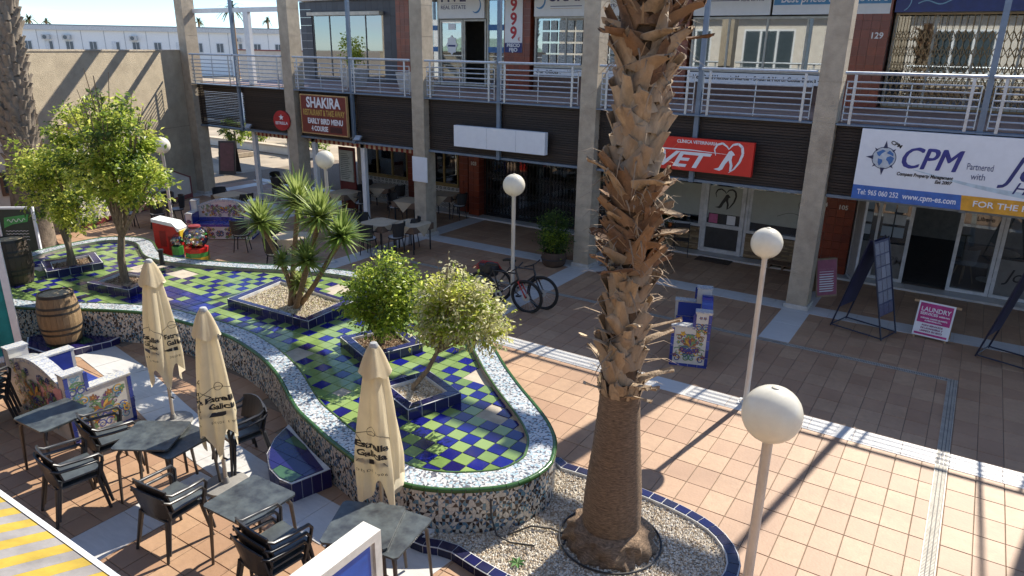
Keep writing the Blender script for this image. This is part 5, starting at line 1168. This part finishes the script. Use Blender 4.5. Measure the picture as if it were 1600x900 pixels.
def gumball(loc, lab, r_, m1, m2, m3, tiers):
    t = thing('gumball_machine', lab, 'gumball machine', loc); z = 0; s_ = r_*.9
    for k, m in enumerate(tiers): MB().prism([(s_*math.cos(q)*1.05,s_*math.sin(q)*1.05,z) for q in [math.pi/8+math.pi/4*j for j in range(8)]], (0,0,.11-.004)).build('base_tier', m, t); z += .11
    zc = z+r_*.85
    MB().lathe([(r_*math.sin(math.pi*k/16), zc-r_*math.cos(math.pi*k/16)) for k in range(3,14)], 28).build('globe', glass('clear_plastic', (.9,.9,.88), .05), t, 60)
    rr = random.Random(int(r_*100)); cm_ = [rdp, ylw, grp, blu, pwhite]; me = []
    for k in range(5): me.append(MB().lathe([(.034*math.sin(math.pi*j/6), -.034*math.cos(math.pi*j/6)) for j in range(1,6)], 8).mesh('capsule', cm_[k], 60))
    for k in range(60):
        while True:
            p = Vector((rr.uniform(-1,1),rr.uniform(-1,1),rr.uniform(-.9,.35)))
            if p.length < .86: break
        o = obj('capsule', rr.choice(me), t); o.location = (p.x*r_, p.y*r_, zc+p.z*r_)
    MB().lathe([(r_*.5,zc+r_*.86),(r_*.48,zc+r_*1.0),(.02,zc+r_*1.06)], 20).build('lid', M('lid_red', (.25,.03,.03), .5), t)
gumball((-16.02, 10.12, 0), 'large clear gumball globe on red, green and yellow tiers', .3, rdp, grp, ylw, [ylw, grp, rdp]); gumball((-16.5, 9.9, 0), 'small gumball jar on a green base beside the red toy machine', .15, rdp, grp, ylw, [blu, grp, grp])
sp_ = thing('spotlight_post', 'short black spotlight post on the planter floor', 'lamp', (-14.6, 8.35, FZ)); MB().tube([(0,0,0),(0,0,.3)],.05,8).build('body', black, sp_); MB().tube([(0,0,.3),(0,0,.34)],.065,8).build('head', black, sp_)
# ---- bicycles
rubber = M('tyre_rubber', (.015,.015,.015), .7)
def bicycle(loc, rz, lab, fc, lean):
    t = thing('bicycle', lab, 'bicycle', loc, rz); t.rotation_euler = (lean, 0, rz); rw = .345
    def wheel(x, ang):
        w_ = MB().tube([(x+rw*math.cos(a)*math.cos(ang), rw*math.cos(a)*math.sin(ang), rw+rw*math.sin(a)) for a in [2*math.pi*k/40 for k in range(40)]], .026, 8, closed=True).build('wheel', rubber, t, 60)
        MB().tube([(x+(rw-.035)*math.cos(a)*math.cos(ang), (rw-.035)*math.cos(a)*math.sin(ang), rw+(rw-.035)*math.sin(a)) for a in [2*math.pi*k/40 for k in range(40)]], .011, 6, closed=True).build('rim', darkmetal, w_, 60)
        sp = MB()
        for k in range(24): a = 2*math.pi*k/24; sp.tube([(x,(.02 if k % 2 else -.02),rw),(x+(rw-.04)*math.cos(a)*math.cos(ang),(rw-.04)*math.cos(a)*math.sin(ang),rw+(rw-.04)*math.sin(a))], .0018, 4, caps=False)
        sp.build('spokes', steel, w_, kind='stuff'); MB().tube([(x,-.05,rw),(x,.05,rw)], .022, 10).build('hub', darkmetal, w_, 40); dsk = MB().lathe([(.03,-.002),(.085,-.002),(.085,.002),(.03,.002)], 24).build('brake_disc', steel, w_)
        dsk.location = (x,-.035,rw); dsk.rotation_euler = (math.pi/2,0,0)
    wheel(0, 0); wheel(1.09, .0); B, S, Hd, Hb = (.44,0,.31), (.30,0,.80), (.86,0,.82), (.90,0,.70)
    fr = MB(); fr.tube([B,S],.017,8).tube([S,Hd],.017,8).tube([B,Hb],.022,8).tube([Hd,Hb],.022,8)
    for s_ in (-1,1): fr.tube([B,(0,s_*.06,rw)],.010,6).tube([S,(0,s_*.06,rw)],.009,6)
    fr.build('frame', fc, t, 50); fk = MB()
    for s_ in (-1,1): fk.tube([(.92,s_*.055,.66),(1.09,s_*.06,rw)],.016,8)
    fk.tube([(.92,-.06,.66),(.92,.06,.66)],.018,8).build('fork', M('fork_red', (.35,.02,.02), .35) if 'front' in lab else darkmetal, t, 50)
    MB().tube([Hd,(.84,0,.92)],.016,8).tube([(.82,-.34,.95),(.85,-.1,.93),(.85,.1,.93),(.82,.34,.95)],.014,8).build('handlebar', black, t, 50)
    MB().tube([S,(.27,0,.90)],.013,8).build('seat_post', darkmetal, t); MB().prism([(.14,-.07,.90),(.14,.07,.90),(.26,.045,.92),(.42,.015,.915),(.42,-.015,.915),(.26,-.045,.92)], (0,0,.045)).build('saddle', black, t)
    MB().tube([(.44,-.07,.31),(.44,.07,.31)],.03,10).tube([(.44,-.08,.31),(.58,-.08,.22)],.011,6).tube([(.44,.08,.31),(.30,.08,.40)],.011,6).build('crank', darkmetal, t, 50)
    ck = MB().lathe([(.02,-.003),(.085,-.003),(.085,.003),(.02,.003)], 22).build('chainring', steel, t); ck.location = (.44,-.055,.31); ck.rotation_euler = (math.pi/2,0,0)
    for px_ in ((.58,-.12,.22),(.30,.12,.40)): MB().box(px_[0]-.05,px_[0]+.05,px_[1]-.05,px_[1]+.05,px_[2]-.012,px_[2]+.012).build('pedal', black, t)
    return t
bk1 = bicycle((-8.27, 11.66, .0), R(4), 'black mountain bicycle with red front fork leaning on the globe lamp', M('bike_black', (.02,.02,.022), .3), R(4)); MB().tube([(.55,-.024,.407),(.72,-.024,.551)],.010,6).build('white_stripe', pwhite, bk1)
bicycle((-8.12, 12.02, .0), R(4), 'dark bicycle parked behind the red forked one', M('bike_grey', (.035,.035,.04), .3), R(-2))
bg_ = thing('bike_bag', 'black pannier bag with a red cord lying over the rear bicycle rack', 'bag', (-8.25, 11.82, .74)); MB().lathe([(.02,-.16),(.16,-.14),(.2,0),(.17,.12),(.02,.15)], 14, fn=lambda r_, z, a: r_*(1+.12*math.sin(3*a)+.3*math.cos(a)**2)).build('bag', black, bg_, 60)
for k in range(4): MB().tube([(-.25+.05*k,-.2,.02),(-.1+.06*k,-.05,.17),(.1+.04*k,.06,.15),(.25,.18,-.02)],.010,6).build('cord', M('cord_red', (.5,.04,.02), .5), bg_, 60)
# ---- display stands and small boards of the property office
def display(loc, rz, lab, H=1.9, W=.62):
    t = thing('display_stand', lab, 'display stand', loc, rz, 'property display stands'); fr = MB()
    for s_ in (-1,1):
        for xx in (-W/2, W/2): fr.tube([(xx,s_*.5,.03),(xx,s_*.03,H)],.017,6)
        fr.tube([(-W/2,s_*.5,.06),(W/2,s_*.5,.06)],.015,6)
    for xx in (-W/2, W/2): fr.tube([(xx,-.5,.06),(xx,.5,.06)],.014,6)
    fr.build('frame', M('stand_navy', (.015,.018,.04), .4), t, 50)
    for s_ in (-1,1):
        for j in range(6):
            for i in range(3):
                f0, f1 = .24+j*.122, .24+j*.122+.108; xa = -W/2+.03+i*(W-.06)/3; xb = xa+(W-.06)/3-.02
                P_ = lambda x, f: Vector((x, s_*(.5-.47*f), .03+(H-.03)*f)); MB().prism([P_(xa,f0),P_(xb,f0),P_(xb,f1),P_(xa,f1)], (0,s_*.006,0)).build('listing_sheet', M('sheet_blue', (.09,.10,.17), .4, var=.35, scale=28, rnd=('obj',(.24,.25,.30),.7)), t)
        MB().prism([(-W/2+.01,s_*.385,.46),(W/2-.01,s_*.385,.46),(W/2-.01,s_*.04,1.86),(-W/2+.01,s_*.04,1.86)], (0,-s_*.008,0)).build('backing', M('stand_backing', (.03,.035,.10), .5), t)
    return t
display((-1.2, 14.72, 0), R(72), 'dark frame stand of blue property sheets in front of the office window'); display((1.28, 14.62, 0), R(72), 'dark frame stand of pale property sheets past the laundry board', 1.95)
lb_ = thing('laundry_board', 'pink and white LAUNDRY services pavement board', 'sign', (-.06, 14.93, 0), R(-8)); q = R(14)
def tilted(mb, nm, m): o = mb.build(nm, m, lb_); o.rotation_euler = (-q,0,0); return o
tilted(MB().box(-.31,.31,-.01,.01,.05,.72), 'board', pwhite); tilted(MB().box(-.28,.28,-.013,-.01,.31,.69), 'pink_field', M('laundry_pink', (.48,.03,.20), .5)); tilted(MB().box(-.28,.28,-.013,-.01,.075,.115), 'pink_strip', MC['laundry_pink'])
MB().prism([(-.3,.28,0),(-.27,.28,0),(-.27,.155,.66),(-.3,.155,.66)], (0,.02,0)).prism([(.27,.28,0),(.3,.28,0),(.3,.155,.66),(.27,.155,.66)], (0,.02,0)).build('back_leg', M('raw_wood', (.42,.28,.14), .7), lb_); tilted(MB().box(-.4,.4,-.005,.03,.68,.725), 'top_bar', MC['raw_wood'])
for sx in (-.28,.25): tilted(MB().box(sx,sx+.03,-.008,.008,0,.05), 'foot', MC['raw_wood'])
for tx, zz, sz, w_, m in (('LAUNDRY',.57,.12,.5,pwhite),('SERVICES',.485,.07,.3,pwhite),('available here',.48,.04,.18,pwhite),('CURTAINS, CARPETS, BLANKETS,',.40,.035,.46,pwhite),('ALTERATIONS, ETC...',.355,.035,.3,pwhite),('AQUI SERVICIOS',.265,.045,.36,M('laundry_ink', (.25,.04,.14), .5)),('DE LAVANDERIA Y',.21,.045,.38,M('laundry_ink', (.25,.04,.14), .5)),('LIMPIEZA EN SECO',.155,.045,.38,M('laundry_ink', (.25,.04,.14), .5))):
    xo = -.1 if tx == 'SERVICES' else .16 if tx == 'available here' else 0; o = text(tx, lb_, xo, zz*math.sin(q)-.0145*math.cos(q), zz*math.cos(q)+.0145*math.sin(q), sz, m, w=w_, rot=(math.pi/2-q,0,0), bold=.002, depth=.0005)
sb = thing('small_board', 'small pink price board leaning beside the red tiled pier', 'sign', (-2.33, 16.6, 0), R(48))
for s_ in (-1,1): MB().prism([(-.27,s_*.2,0),(.27,s_*.2,0),(.27,s_*.02,.85),(-.27,s_*.02,.85)], (0,.012,0)).build('board', M('raw_wood2', (.35,.25,.15), .7), sb)
MB().prism([(-.25,-.199,.05),(.25,-.199,.05),(.25,-.032,.82),(-.25,-.032,.82)], (0,-.004,0)).build('pink_sheet', M('faded_pink', (.38,.10,.16), .6), sb); q2 = MB()
for k in range(11): f = .1+.07*k; q2.prism([(-.2,-.204+.2*f*.85,.05+.75*f),(.18-random.uniform(0,.1),-.204+.2*f*.85,.05+.75*f),(.18,-.204+.2*f*.85+.004,.075+.75*f),(-.2,-.204+.2*f*.85+.004,.075+.75*f)], (0,-.003,0))
q2.build('print_lines', pwhite, sb, kind='stuff')
# ---- clinic table, chairs, mat, pallet
vt = thing('bistro_table', 'small folding bistro table with potted plants outside the clinic', 'table', (-6.6, 17.9, 0)); MB().box(-.28,.28,-.25,.25,.70,.72).build('top', darkmetal, vt)
for sx in (-.24,.24): MB().tube([(sx,-.22,0.008),(sx,.22,.70)],.009,6).build('leg', darkmetal, vt); MB().tube([(sx,.22,0.008),(sx,-.22,.70)],.009,6).build('leg', darkmetal, vt)
fc_ = thing('folding_chair', 'thin dark folding chair beside the clinic door', 'chair', (-6.1, 17.75, 0), R(20)); MB().box(-.19,.19,-.18,.18,.44,.455).build('seat', darkmetal, fc_); MB().box(-.19,.19,.21,.225,.72,.84).build('backrest', darkmetal, fc_)
for sx in (-.19,.19): MB().tube([(sx,-.2,0.008),(sx,.22,.86)],.010,6).build('leg', darkmetal, fc_); MB().tube([(sx,.22,0.008),(sx,-.16,.45)],.010,6).build('leg', darkmetal, fc_)
for px_, m_, lab in ((-6.72, white, 'small white pot with a plant on the bistro table'),(-6.5, M('orange_pot', (.5,.14,.03), .6), 'small orange pot with a plant on the bistro table')):
    pp = thing('flower_pot', lab, 'pot', (px_, 17.9, .72)); MB().lathe([(.04,0),(.06,.1),(.05,.1),(.03,.02)], 12).build('pot', m_, pp); crown(pp, [(Vector((0,0,.17)),(.07,.07,.09))], 90, .05, [ld], int(px_*-9))
mt = thing('door_mat', 'dark brown mat at the clinic door', 'mat', (-5.2, 17.78, .006)); MB().bev(-.45,.45,-.2,.2,0,.02,.006).build('mat', M('mat_brown', (.07,.045,.03), .95, bump=.5), mt)
pa = thing('wooden_pallet', 'small wooden pallet against the stone dado of the clinic', 'pallet', (-3.5, 18.0, .06))
for k in range(4): MB().box(-.35,.35,-.2+k*.1,-.12+k*.1,.1,.12).build('slat', M('pallet_wood', (.17,.10,.055), .8), pa)
for xx in (-.33,0,.28): MB().box(xx,xx+.05,-.2,.2,0,.1).build('bearer', MC['pallet_wood'], pa)
# ---- restaurant tables and chairs in the shade
cl1 = M('table_cloth', (.50,.40,.27), .9, var=.06, bump=.1); cl2 = M('cloth_brown', (.16,.10,.065), .9); cush = M('seat_pad', (.42,.44,.46), .9)
rt0 = thing('restaurant_table', '', 'table'); MB().box(-.4,.4,-.4,.4,.72,.74).build('top', darkmetal, rt0); MB().box(-.41,.41,-.41,.41,.741,.747).box(-.415,-.409,-.41,.41,.58,.745).box(.409,.415,-.41,.41,.58,.745).box(-.41,.41,.409,.415,.58,.745).box(-.41,.41,-.415,-.409,.58,.745).build('brown_cloth', cl2, rt0)
MB().prism([(-.418,-.418,.749),(.418,-.418,.749),(.418,.418,.749),(-.418,.418,.749)], (0,0,.003)).build('beige_cloth', cl2, rt0)
def cloth_corner(mb, a):
    c_, s_ = math.cos(a), math.sin(a); f = lambda x, y, z: (x*c_-y*s_, x*s_+y*c_, z); mb.add([f(-.3,-.421,.752), f(.3,-.421,.752), f(0,-.424,.44)], [(0,1,2)])
q = MB(); [cloth_corner(q, k*math.pi/2) for k in range(4)]; q.poly([(-.3,-.421,.753),(.3,-.421,.753),(.421,-.3,.753),(.421,.3,.753),(.3,.421,.753),(-.3,.421,.753),(-.421,.3,.753),(-.421,-.3,.753)]); q.build('overlay_cloth', cl1, rt0)
for sx in (-.34,.34):
    for sy in (-.34,.34): MB().tube([(sx,sy,0.008),(sx,sy,.72)],.02,6).build('leg', darkmetal, rt0)
rc0 = thing('bistro_chair', '', 'chair'); MB().lathe([(.02,.43),(.2,.43),(.21,.445),(.02,.455)], 16).build('seat', M('wicker_black', (.03,.026,.024), .7), rc0); MB().lathe([(.02,.456),(.18,.456),(.185,.48),(.15,.495),(.02,.495)], 16).build('cushion', cush, rc0, 50)
q = MB()
for i in range(8):
    a0, a1 = R(200+17.5*i), R(200+17.5*(i+1)); q.prism([(.22*math.cos(a0),.22*math.sin(a0),.5),(.22*math.cos(a1),.22*math.sin(a1),.5),(.26*math.cos(a1),.26*math.sin(a1),.86),(.26*math.cos(a0),.26*math.sin(a0),.86)], (0,-.01,0))
q.build('backrest', MC['wicker_black'], rc0)
MB().tube([(.25*math.cos(R(a)),.25*math.sin(R(a)),.68+(.18 if 200 < a < 340 else 0)) for a in range(160,385,15)],.014,6).build('armrest', darkmetal, rc0, 60)
for a in (40,140,220,320): MB().tube([(.17*math.cos(R(a)),.17*math.sin(R(a)),.44),(.24*math.cos(R(a)),.24*math.sin(R(a)),0.008)],.013,6).build('leg', darkmetal, rc0)
ru, cu_ = [False], [False]
def rtable(x, y, rz, lab):
    if not ru[0]: ru[0] = True; o = rt0; o.location = (x,y,0); o.rotation_euler = (0,0,rz); o['label'] = lab
    else: o = dup(rt0, (x,y,0), rz, lab)
    o['group'] = 'cloth covered restaurant tables'
def rchair(x, y, rz, lab):
    if not cu_[0]: cu_[0] = True; o = rc0; o.location = (x,y,0); o.rotation_euler = (0,0,rz); o['label'] = lab
    else: o = dup(rc0, (x,y,0), rz, lab)
    o['group'] = 'black bistro chairs of the restaurant'
RT = [(-12.95,13.55,0,'in front of the column with the notice board',((.15,-.62,5),(.62,-.1,95),(.6,.55,110),(-.62,.1,-80))),(-16.45,17.35,20,'against the tiled dado of the far window',((.62,.1,95),(-.6,.05,-90))),(-14.2,16.2,10,'under the gallery beside the white awning post',((-.62,.0,-85),(.1,.62,180))),(-14.0,17.6,15,'against the tiled dado next to number 103',((.62,0,90),)),(-16.7,15.9,0,'behind the yucca under the gallery',((.62,.1,95),(.05,.62,180))),
      (-20.3,11.5,15,'in the sun beside the stair parapet',((.45,.55,150),(.6,-.15,80),(-.2,.62,190),(-.1,-.62,0))),(-19.2,13.5,5,'behind the facing tiled bench',((-.62,.1,-90),(.62,.05,90))),(-20.2,16.7,0,'inside the open passage beside the white screen',((-.6,-.1,-80),(.1,-.62,0),(.62,.1,90))),(-13.7,11.2,25,'behind the yucca beside its globe lamp',((-.62,.0,-90),(.1,-.62,0)))]
for i, (x, y, a, lab, chs) in enumerate(RT):
    rtable(x, y, R(a), 'cloth covered restaurant table '+lab)
    for k, (dx, dy, ra) in enumerate(chs): rchair(x+dx, y+dy, R(ra), ('first','second','third','fourth')[k]+' black bistro chair at the table '+(lab if len(lab.split()) < 9 else 'near the notice board column'))
rtable(-12.2, 13.95, R(0), 'cloth covered restaurant table joined to the one in front of the notice board')
rchair(-15.75, 11.25, R(35), 'single black bistro chair with grey pad in front of the facing bench')
# ================================================================ left side and far buildings
ew = thing('end_wall', 'rough tan concrete end wall of the plaza with beam shadows', 'wall', (-23.72, 15.5, 0), math.atan2(-.946, .326)); WL = 6.35
MB().box(0, WL, -.4, 0, 0, 4.93).build('wall', M('end_concrete', (.47,.39,.27), .95, var=.1, scale=3, bump=.8, bscale=40, dirt=.2), ew); MB().box(-.02,WL+.02,-.42,.02,4.93,4.98).build('coping', conc, ew)
MB().box(0,WL,0,.006,2.42,2.435).build('joint', M('joint_dark', (.3,.25,.18), .95), ew)
redc = M('coping_red', (.22,.035,.03), .6); cream = M('cream_render', (.62,.56,.47), .9, var=.08, scale=3)
sw_ = thing('stair_parapet', 'white rendered stair parapet with red coping climbing along the end wall', 'wall', (-23.03, 14.62, 0), math.atan2(-.946, .326))
PP = [(0,0),(4.9,0),(4.9,2.95),(.8,1.05),(0,.72)]; MB().prism([(y,-.16,z) for y,z in PP], (0,.16,0)).build('parapet', cream, sw_)
MB().prism([(0,-.18,.72),(.8,-.18,1.05),(4.9,-.18,2.95),(4.9,-.18,2.99),(.8,-.18,1.09),(0,-.18,.76)], (0,.2,0)).build('coping', redc, sw_); MB().box(-.04,0,-.18,.02,0,.76).build('end_trim', redc, sw_); MB().box(0,4.9,0,.012,0.01,.16).build('skirting', redc, sw_)
cb = thing('cream_house', 'cream rendered building with red string course at the plaza end', 'building'); MB().box(-25.5,-22.4,3.0,9.2,0,5.0).build('wall', cream, cb); MB().box(-25.5,-22.36,3.0,9.24,2.72,2.79).build('string_course', redc, cb); MB().prism([(-25.6,3,5.0),(-22.3,3,5.0),(-24.0,3,5.7)], (0,6.3,0)).build('roof', M('pale_green_roof', (.35,.48,.38), .7), cb)
for (ya, za, zb_) in ((8.55,1.1,1.75),(7.2,1.1,2.2)):
    wn = frame(cb, 0, .5, za, zb_, 0, M('brown_frame', (.16,.08,.04), .6), .07, .06, 'window'); wn.rotation_euler = (0,0,math.pi/2); wn.location = (-22.33, ya, 0); pane(wn, .07,.43,za+.07,zb_-.07,.03, darkglass)
MB().box(-22.4,-22.36,3,9.2,0,.2).build('skirting', redc, cb)
# unseen wing added behind the camera for bounced light and glass reflections
ow = thing('added_bounce_wing', 'unseen cream wing with gallery, added for bounced light and reflections', 'building'); MB().box(-26,10,-5.2,-5,0,7.4).build('wall', cream, ow); MB().box(-26,10,-5,-.5,3.6,3.85).build('gallery_slab', conc, ow); MB().box(-26,10,-5.4,-4.2,7.4,7.7).build('roof', cream, ow)
for k in range(7):
    xx = -24+5*k; MB().box(xx,xx+.4,-1.0,-.6,0,3.6).build('column', conc, ow)
    for zz in (.1, 4.0):
        wn = MB().box(xx+.9,xx+3.9,-5,-4.94,zz,zz+2.5).build('window', white, ow)
        for q in range(3): MB().box(xx+1.0+q*.98,xx+1.85+q*.98,-4.94,-4.92,zz+.1,zz+2.4).build('pane', M('wing_pane', (.06,.08,.09), .1), wn)
# passage end: low walls, kerb, bushes in the sun
kb = thing('garden_kerb', 'sunlit low stone garden wall beyond the passage', 'wall'); MB().box(-40,-26.5,23.6,23.9,0,.35).build('wall', cream, kb); MB().box(-40,-26.4,23.55,23.95,.35,.42).build('coping', M('kerb_stone', (.55,.45,.32), .9), kb)
kb = thing('rear_wall', 'pale rendered boundary wall behind the passage garden', 'wall'); MB().box(-50,-22,33,33.3,0,2.3).build('wall', white, kb); MB().box(-50,-22,32.95,33.35,2.3,2.36).build('coping', cream, kb)
def bush(loc, r_, lab, seed, stem=.0):
    t = thing('bush', lab, 'bush', loc); crown(t, [(Vector((0,0,stem+r_*.8)),(r_,r_,r_*.85))], int(1500*r_*r_+900), .11, [lg, ld, ly], seed, [3,3,1])
    MB().tube([(0,0,0),(.02,0,stem+r_*.7)],.05,6).build('stem', barkm, t)
bush((-30.3,21.9,.2), .62, 'round clipped bush on a stem beyond the passage', 61, .55); bush((-33.5,25.5,0), 1.0, 'loose green bush behind the garden wall', 62); bush((-31.5,27.5,0), 1.2, 'tall green bush by the rear boundary wall', 63); bush((-28.2,24.8,0), .9, 'dark bush beside the passage corner', 64)
tp = thing('tree_pot', 'square stone tub of the clipped bush beyond the passage', 'planter', (-30.3,21.9,0)); MB().box(-.6,.6,-.6,.6,0,.2).build('tub', MC['kerb_stone'], tp); MB().box(-.5,.5,-.5,.5,.2,.215).build('soil', MC['soil'], tp)
mbd = thing('menu_easel', 'dark chalkboard easel standing in the passage', 'sign', (-26.3,18.6,0), R(35))
for s_ in (-1,1): MB().prism([(-.35,s_*.35,0),(.35,s_*.35,0),(.35,s_*.02,1.35),(-.35,s_*.02,1.35)], (0,.02,0)).build('board', M('easel_dark', (.03,.022,.02), .6), mbd)
MB().prism([(-.28,-.33,.15),(.28,-.33,.15),(.28,-.04,1.28),(-.28,-.04,1.28)], (0,-.004,0)).build('chalk_panel', M('chalk_panel', (.12,.05,.05), .7), mbd)
# white gallery parapet far side of the open upper bay
up = thing('upper_parapet', 'sunlit white parapet at the rear of the open upper gallery bay', 'wall'); MB().box(-32,-23.1,23.9,24.1,3.0,4.9).build('wall', cream, up); MB().box(-32,-23.1,23.85,24.15,4.9,4.95).build('coping', redc, up)
# long white cabin building far away
D = 112.0
def FP(x, y, d=D): r_ = ray(x, y); return Vector((0,0,CAM_H))+r_*d
A, B_ = FP(-160, 34.5, 108), FP(520, 40.5, 121); ax = (B_-A); ax.z = 0; Lc = ax.length; ax.normalize(); ang = math.atan2(ax.y, ax.x)
zt = A.z; cab = thing('cabin_block', 'long white prefabricated block with small windows behind the end wall', 'building', (A.x, A.y, 0), ang)
MB().box(0, Lc, 0, 6, 0, zt-.7).build('wall', M('cabin_white', (.80,.80,.77), .7, var=.04), cab); MB().box(-.3,Lc+.3,-.4,6.3,zt-.7,zt).build('roof_edge', M('cabin_roof', (.60,.62,.62), .6), cab); MB().box(-.35,Lc+.35,-.45,6.35,zt,zt+.15).build('gutter', M('gutter_blue', (.20,.28,.34), .5), cab)
wf = M('cabin_window', (.70,.72,.72), .5); wp = M('cabin_pane', (.10,.12,.14), .2); acm = M('ac_white', (.55,.55,.53), .5); cr = random.Random(4); k = 1.2; i = 0
while k < Lc-2:
    w0 = zt-3.9; wn = MB().box(k, k+1.25, -.06, 0, w0, w0+1.6).build('window', wf, cab); MB().box(k+.12,k+.58,-.08,-.06,w0+.12,w0+1.48).build('pane', wp if i % 3 else wf, wn); MB().box(k+.67,k+1.13,-.08,-.06,w0+.12,w0+1.48).build('pane', wp, wn)
    MB().box(k-1.0,k-.92,-.03,0,0,zt-.7).build('panel_joint', M('joint_grey', (.42,.44,.45), .6), cab)
    if cr.random() < .5:
        ac = MB().box(k-.1,k+1.0,-.75,-.1,w0+1.75,w0+2.5).build('air_conditioner', acm, cab); MB().lathe([(.02,-.01),(.3,-.01),(.3,.01),(.02,.01)],16).build('fan_grille', wp, ac); ac.children[0].location = (k+.35,-.77,w0+2.12); ac.children[0].rotation_euler = (math.pi/2,0,0)
    k += 3.1+cr.uniform(-.2,.4); i += 1
def far_palm(x, y, d, lab, seed, s_=1):
    p = FP(x, y, d); t = thing('far_palm', lab, 'palm', (p.x,p.y,0), 0, 'palms beyond the cabin block'); MB().tube([(0,0,0),(.1,0,p.z*.5),(0,0,p.z)],[.3,.22,.2],8).build('trunk', trunkm, t); rr = random.Random(seed); q = MB()
    for k in range(34):
        a = rr.uniform(0,6.28); el = rr.uniform(-.5,1.3); L = 2.3*s_*rr.uniform(.8,1.1); dv = Vector((math.cos(a),math.sin(a),0)); tn = Vector((-dv.y,dv.x,0)); prev = Vector((0,0,p.z))
        for j in range(5):
            f = (j+1)/5; nx = Vector((0,0,p.z))+dv*L*f*math.cos(el)+Vector((0,0,L*(math.sin(el)*f-.5*f*f))); w_ = .22*s_*(1-.75*f)+.03
            q.quad(prev-tn*w_, prev+tn*w_, nx+tn*w_*.8, nx-tn*w_*.8); prev = nx
    q.build('crown', [M('far_frond', (.07,.10,.03), .6)], t)
for i, (x, y, d, s_, lab) in enumerate(((45,30,125,.8,'small palm crown over the cabin roof beside its twin'),(72,33,130,.55,'smallest palm crown over the cabin roof'),(310,33,135,.7,'palm crown seen through the open upper bay'),(362,12,110,1.1,'taller palm behind the white gallery post'),(418,31,135,.6,'palm crown beside the second concrete column'))): far_palm(x, y, d, lab, 70+i, s_)
# planter pots on the gallery
for (x, y, lab, sd, tall) in ((-17.4,17.3,'square white pot with a climbing plant on the gallery',81,True),(-14.6,16.9,'square white pot standing empty on the gallery',82,False)):
    t = thing('gallery_pot', lab, 'pot', (x,y,DZ)); MB().add([(-.26,-.26,0),(.26,-.26,0),(.26,.26,0),(-.26,.26,0),(-.34,-.34,.55),(.34,-.34,.55),(.34,.34,.55),(-.34,.34,.55),(-.29,-.29,.5),(.29,-.29,.5),(.29,.29,.5),(-.29,.29,.5)], [(0,3,2,1),(0,1,5,4),(1,2,6,5),(2,3,7,6),(3,0,4,7),(4,5,9,8),(5,6,10,9),(6,7,11,10),(7,4,8,11),(8,9,10,11)]).build('pot', M('pot_white', (.55,.53,.48), .6), t)
    if tall: MB().tube([(0,0,.5),(.05,.02,1.0),(0,0,1.5)],[.02,.015,.01],6).build('stem', barkm, t); crown(t, [(Vector((0,0,1.15)),(.28,.28,.45)),(Vector((.3,0,1.1)),(.25,.2,.15))], 900, .09, [lg, ly], sd)
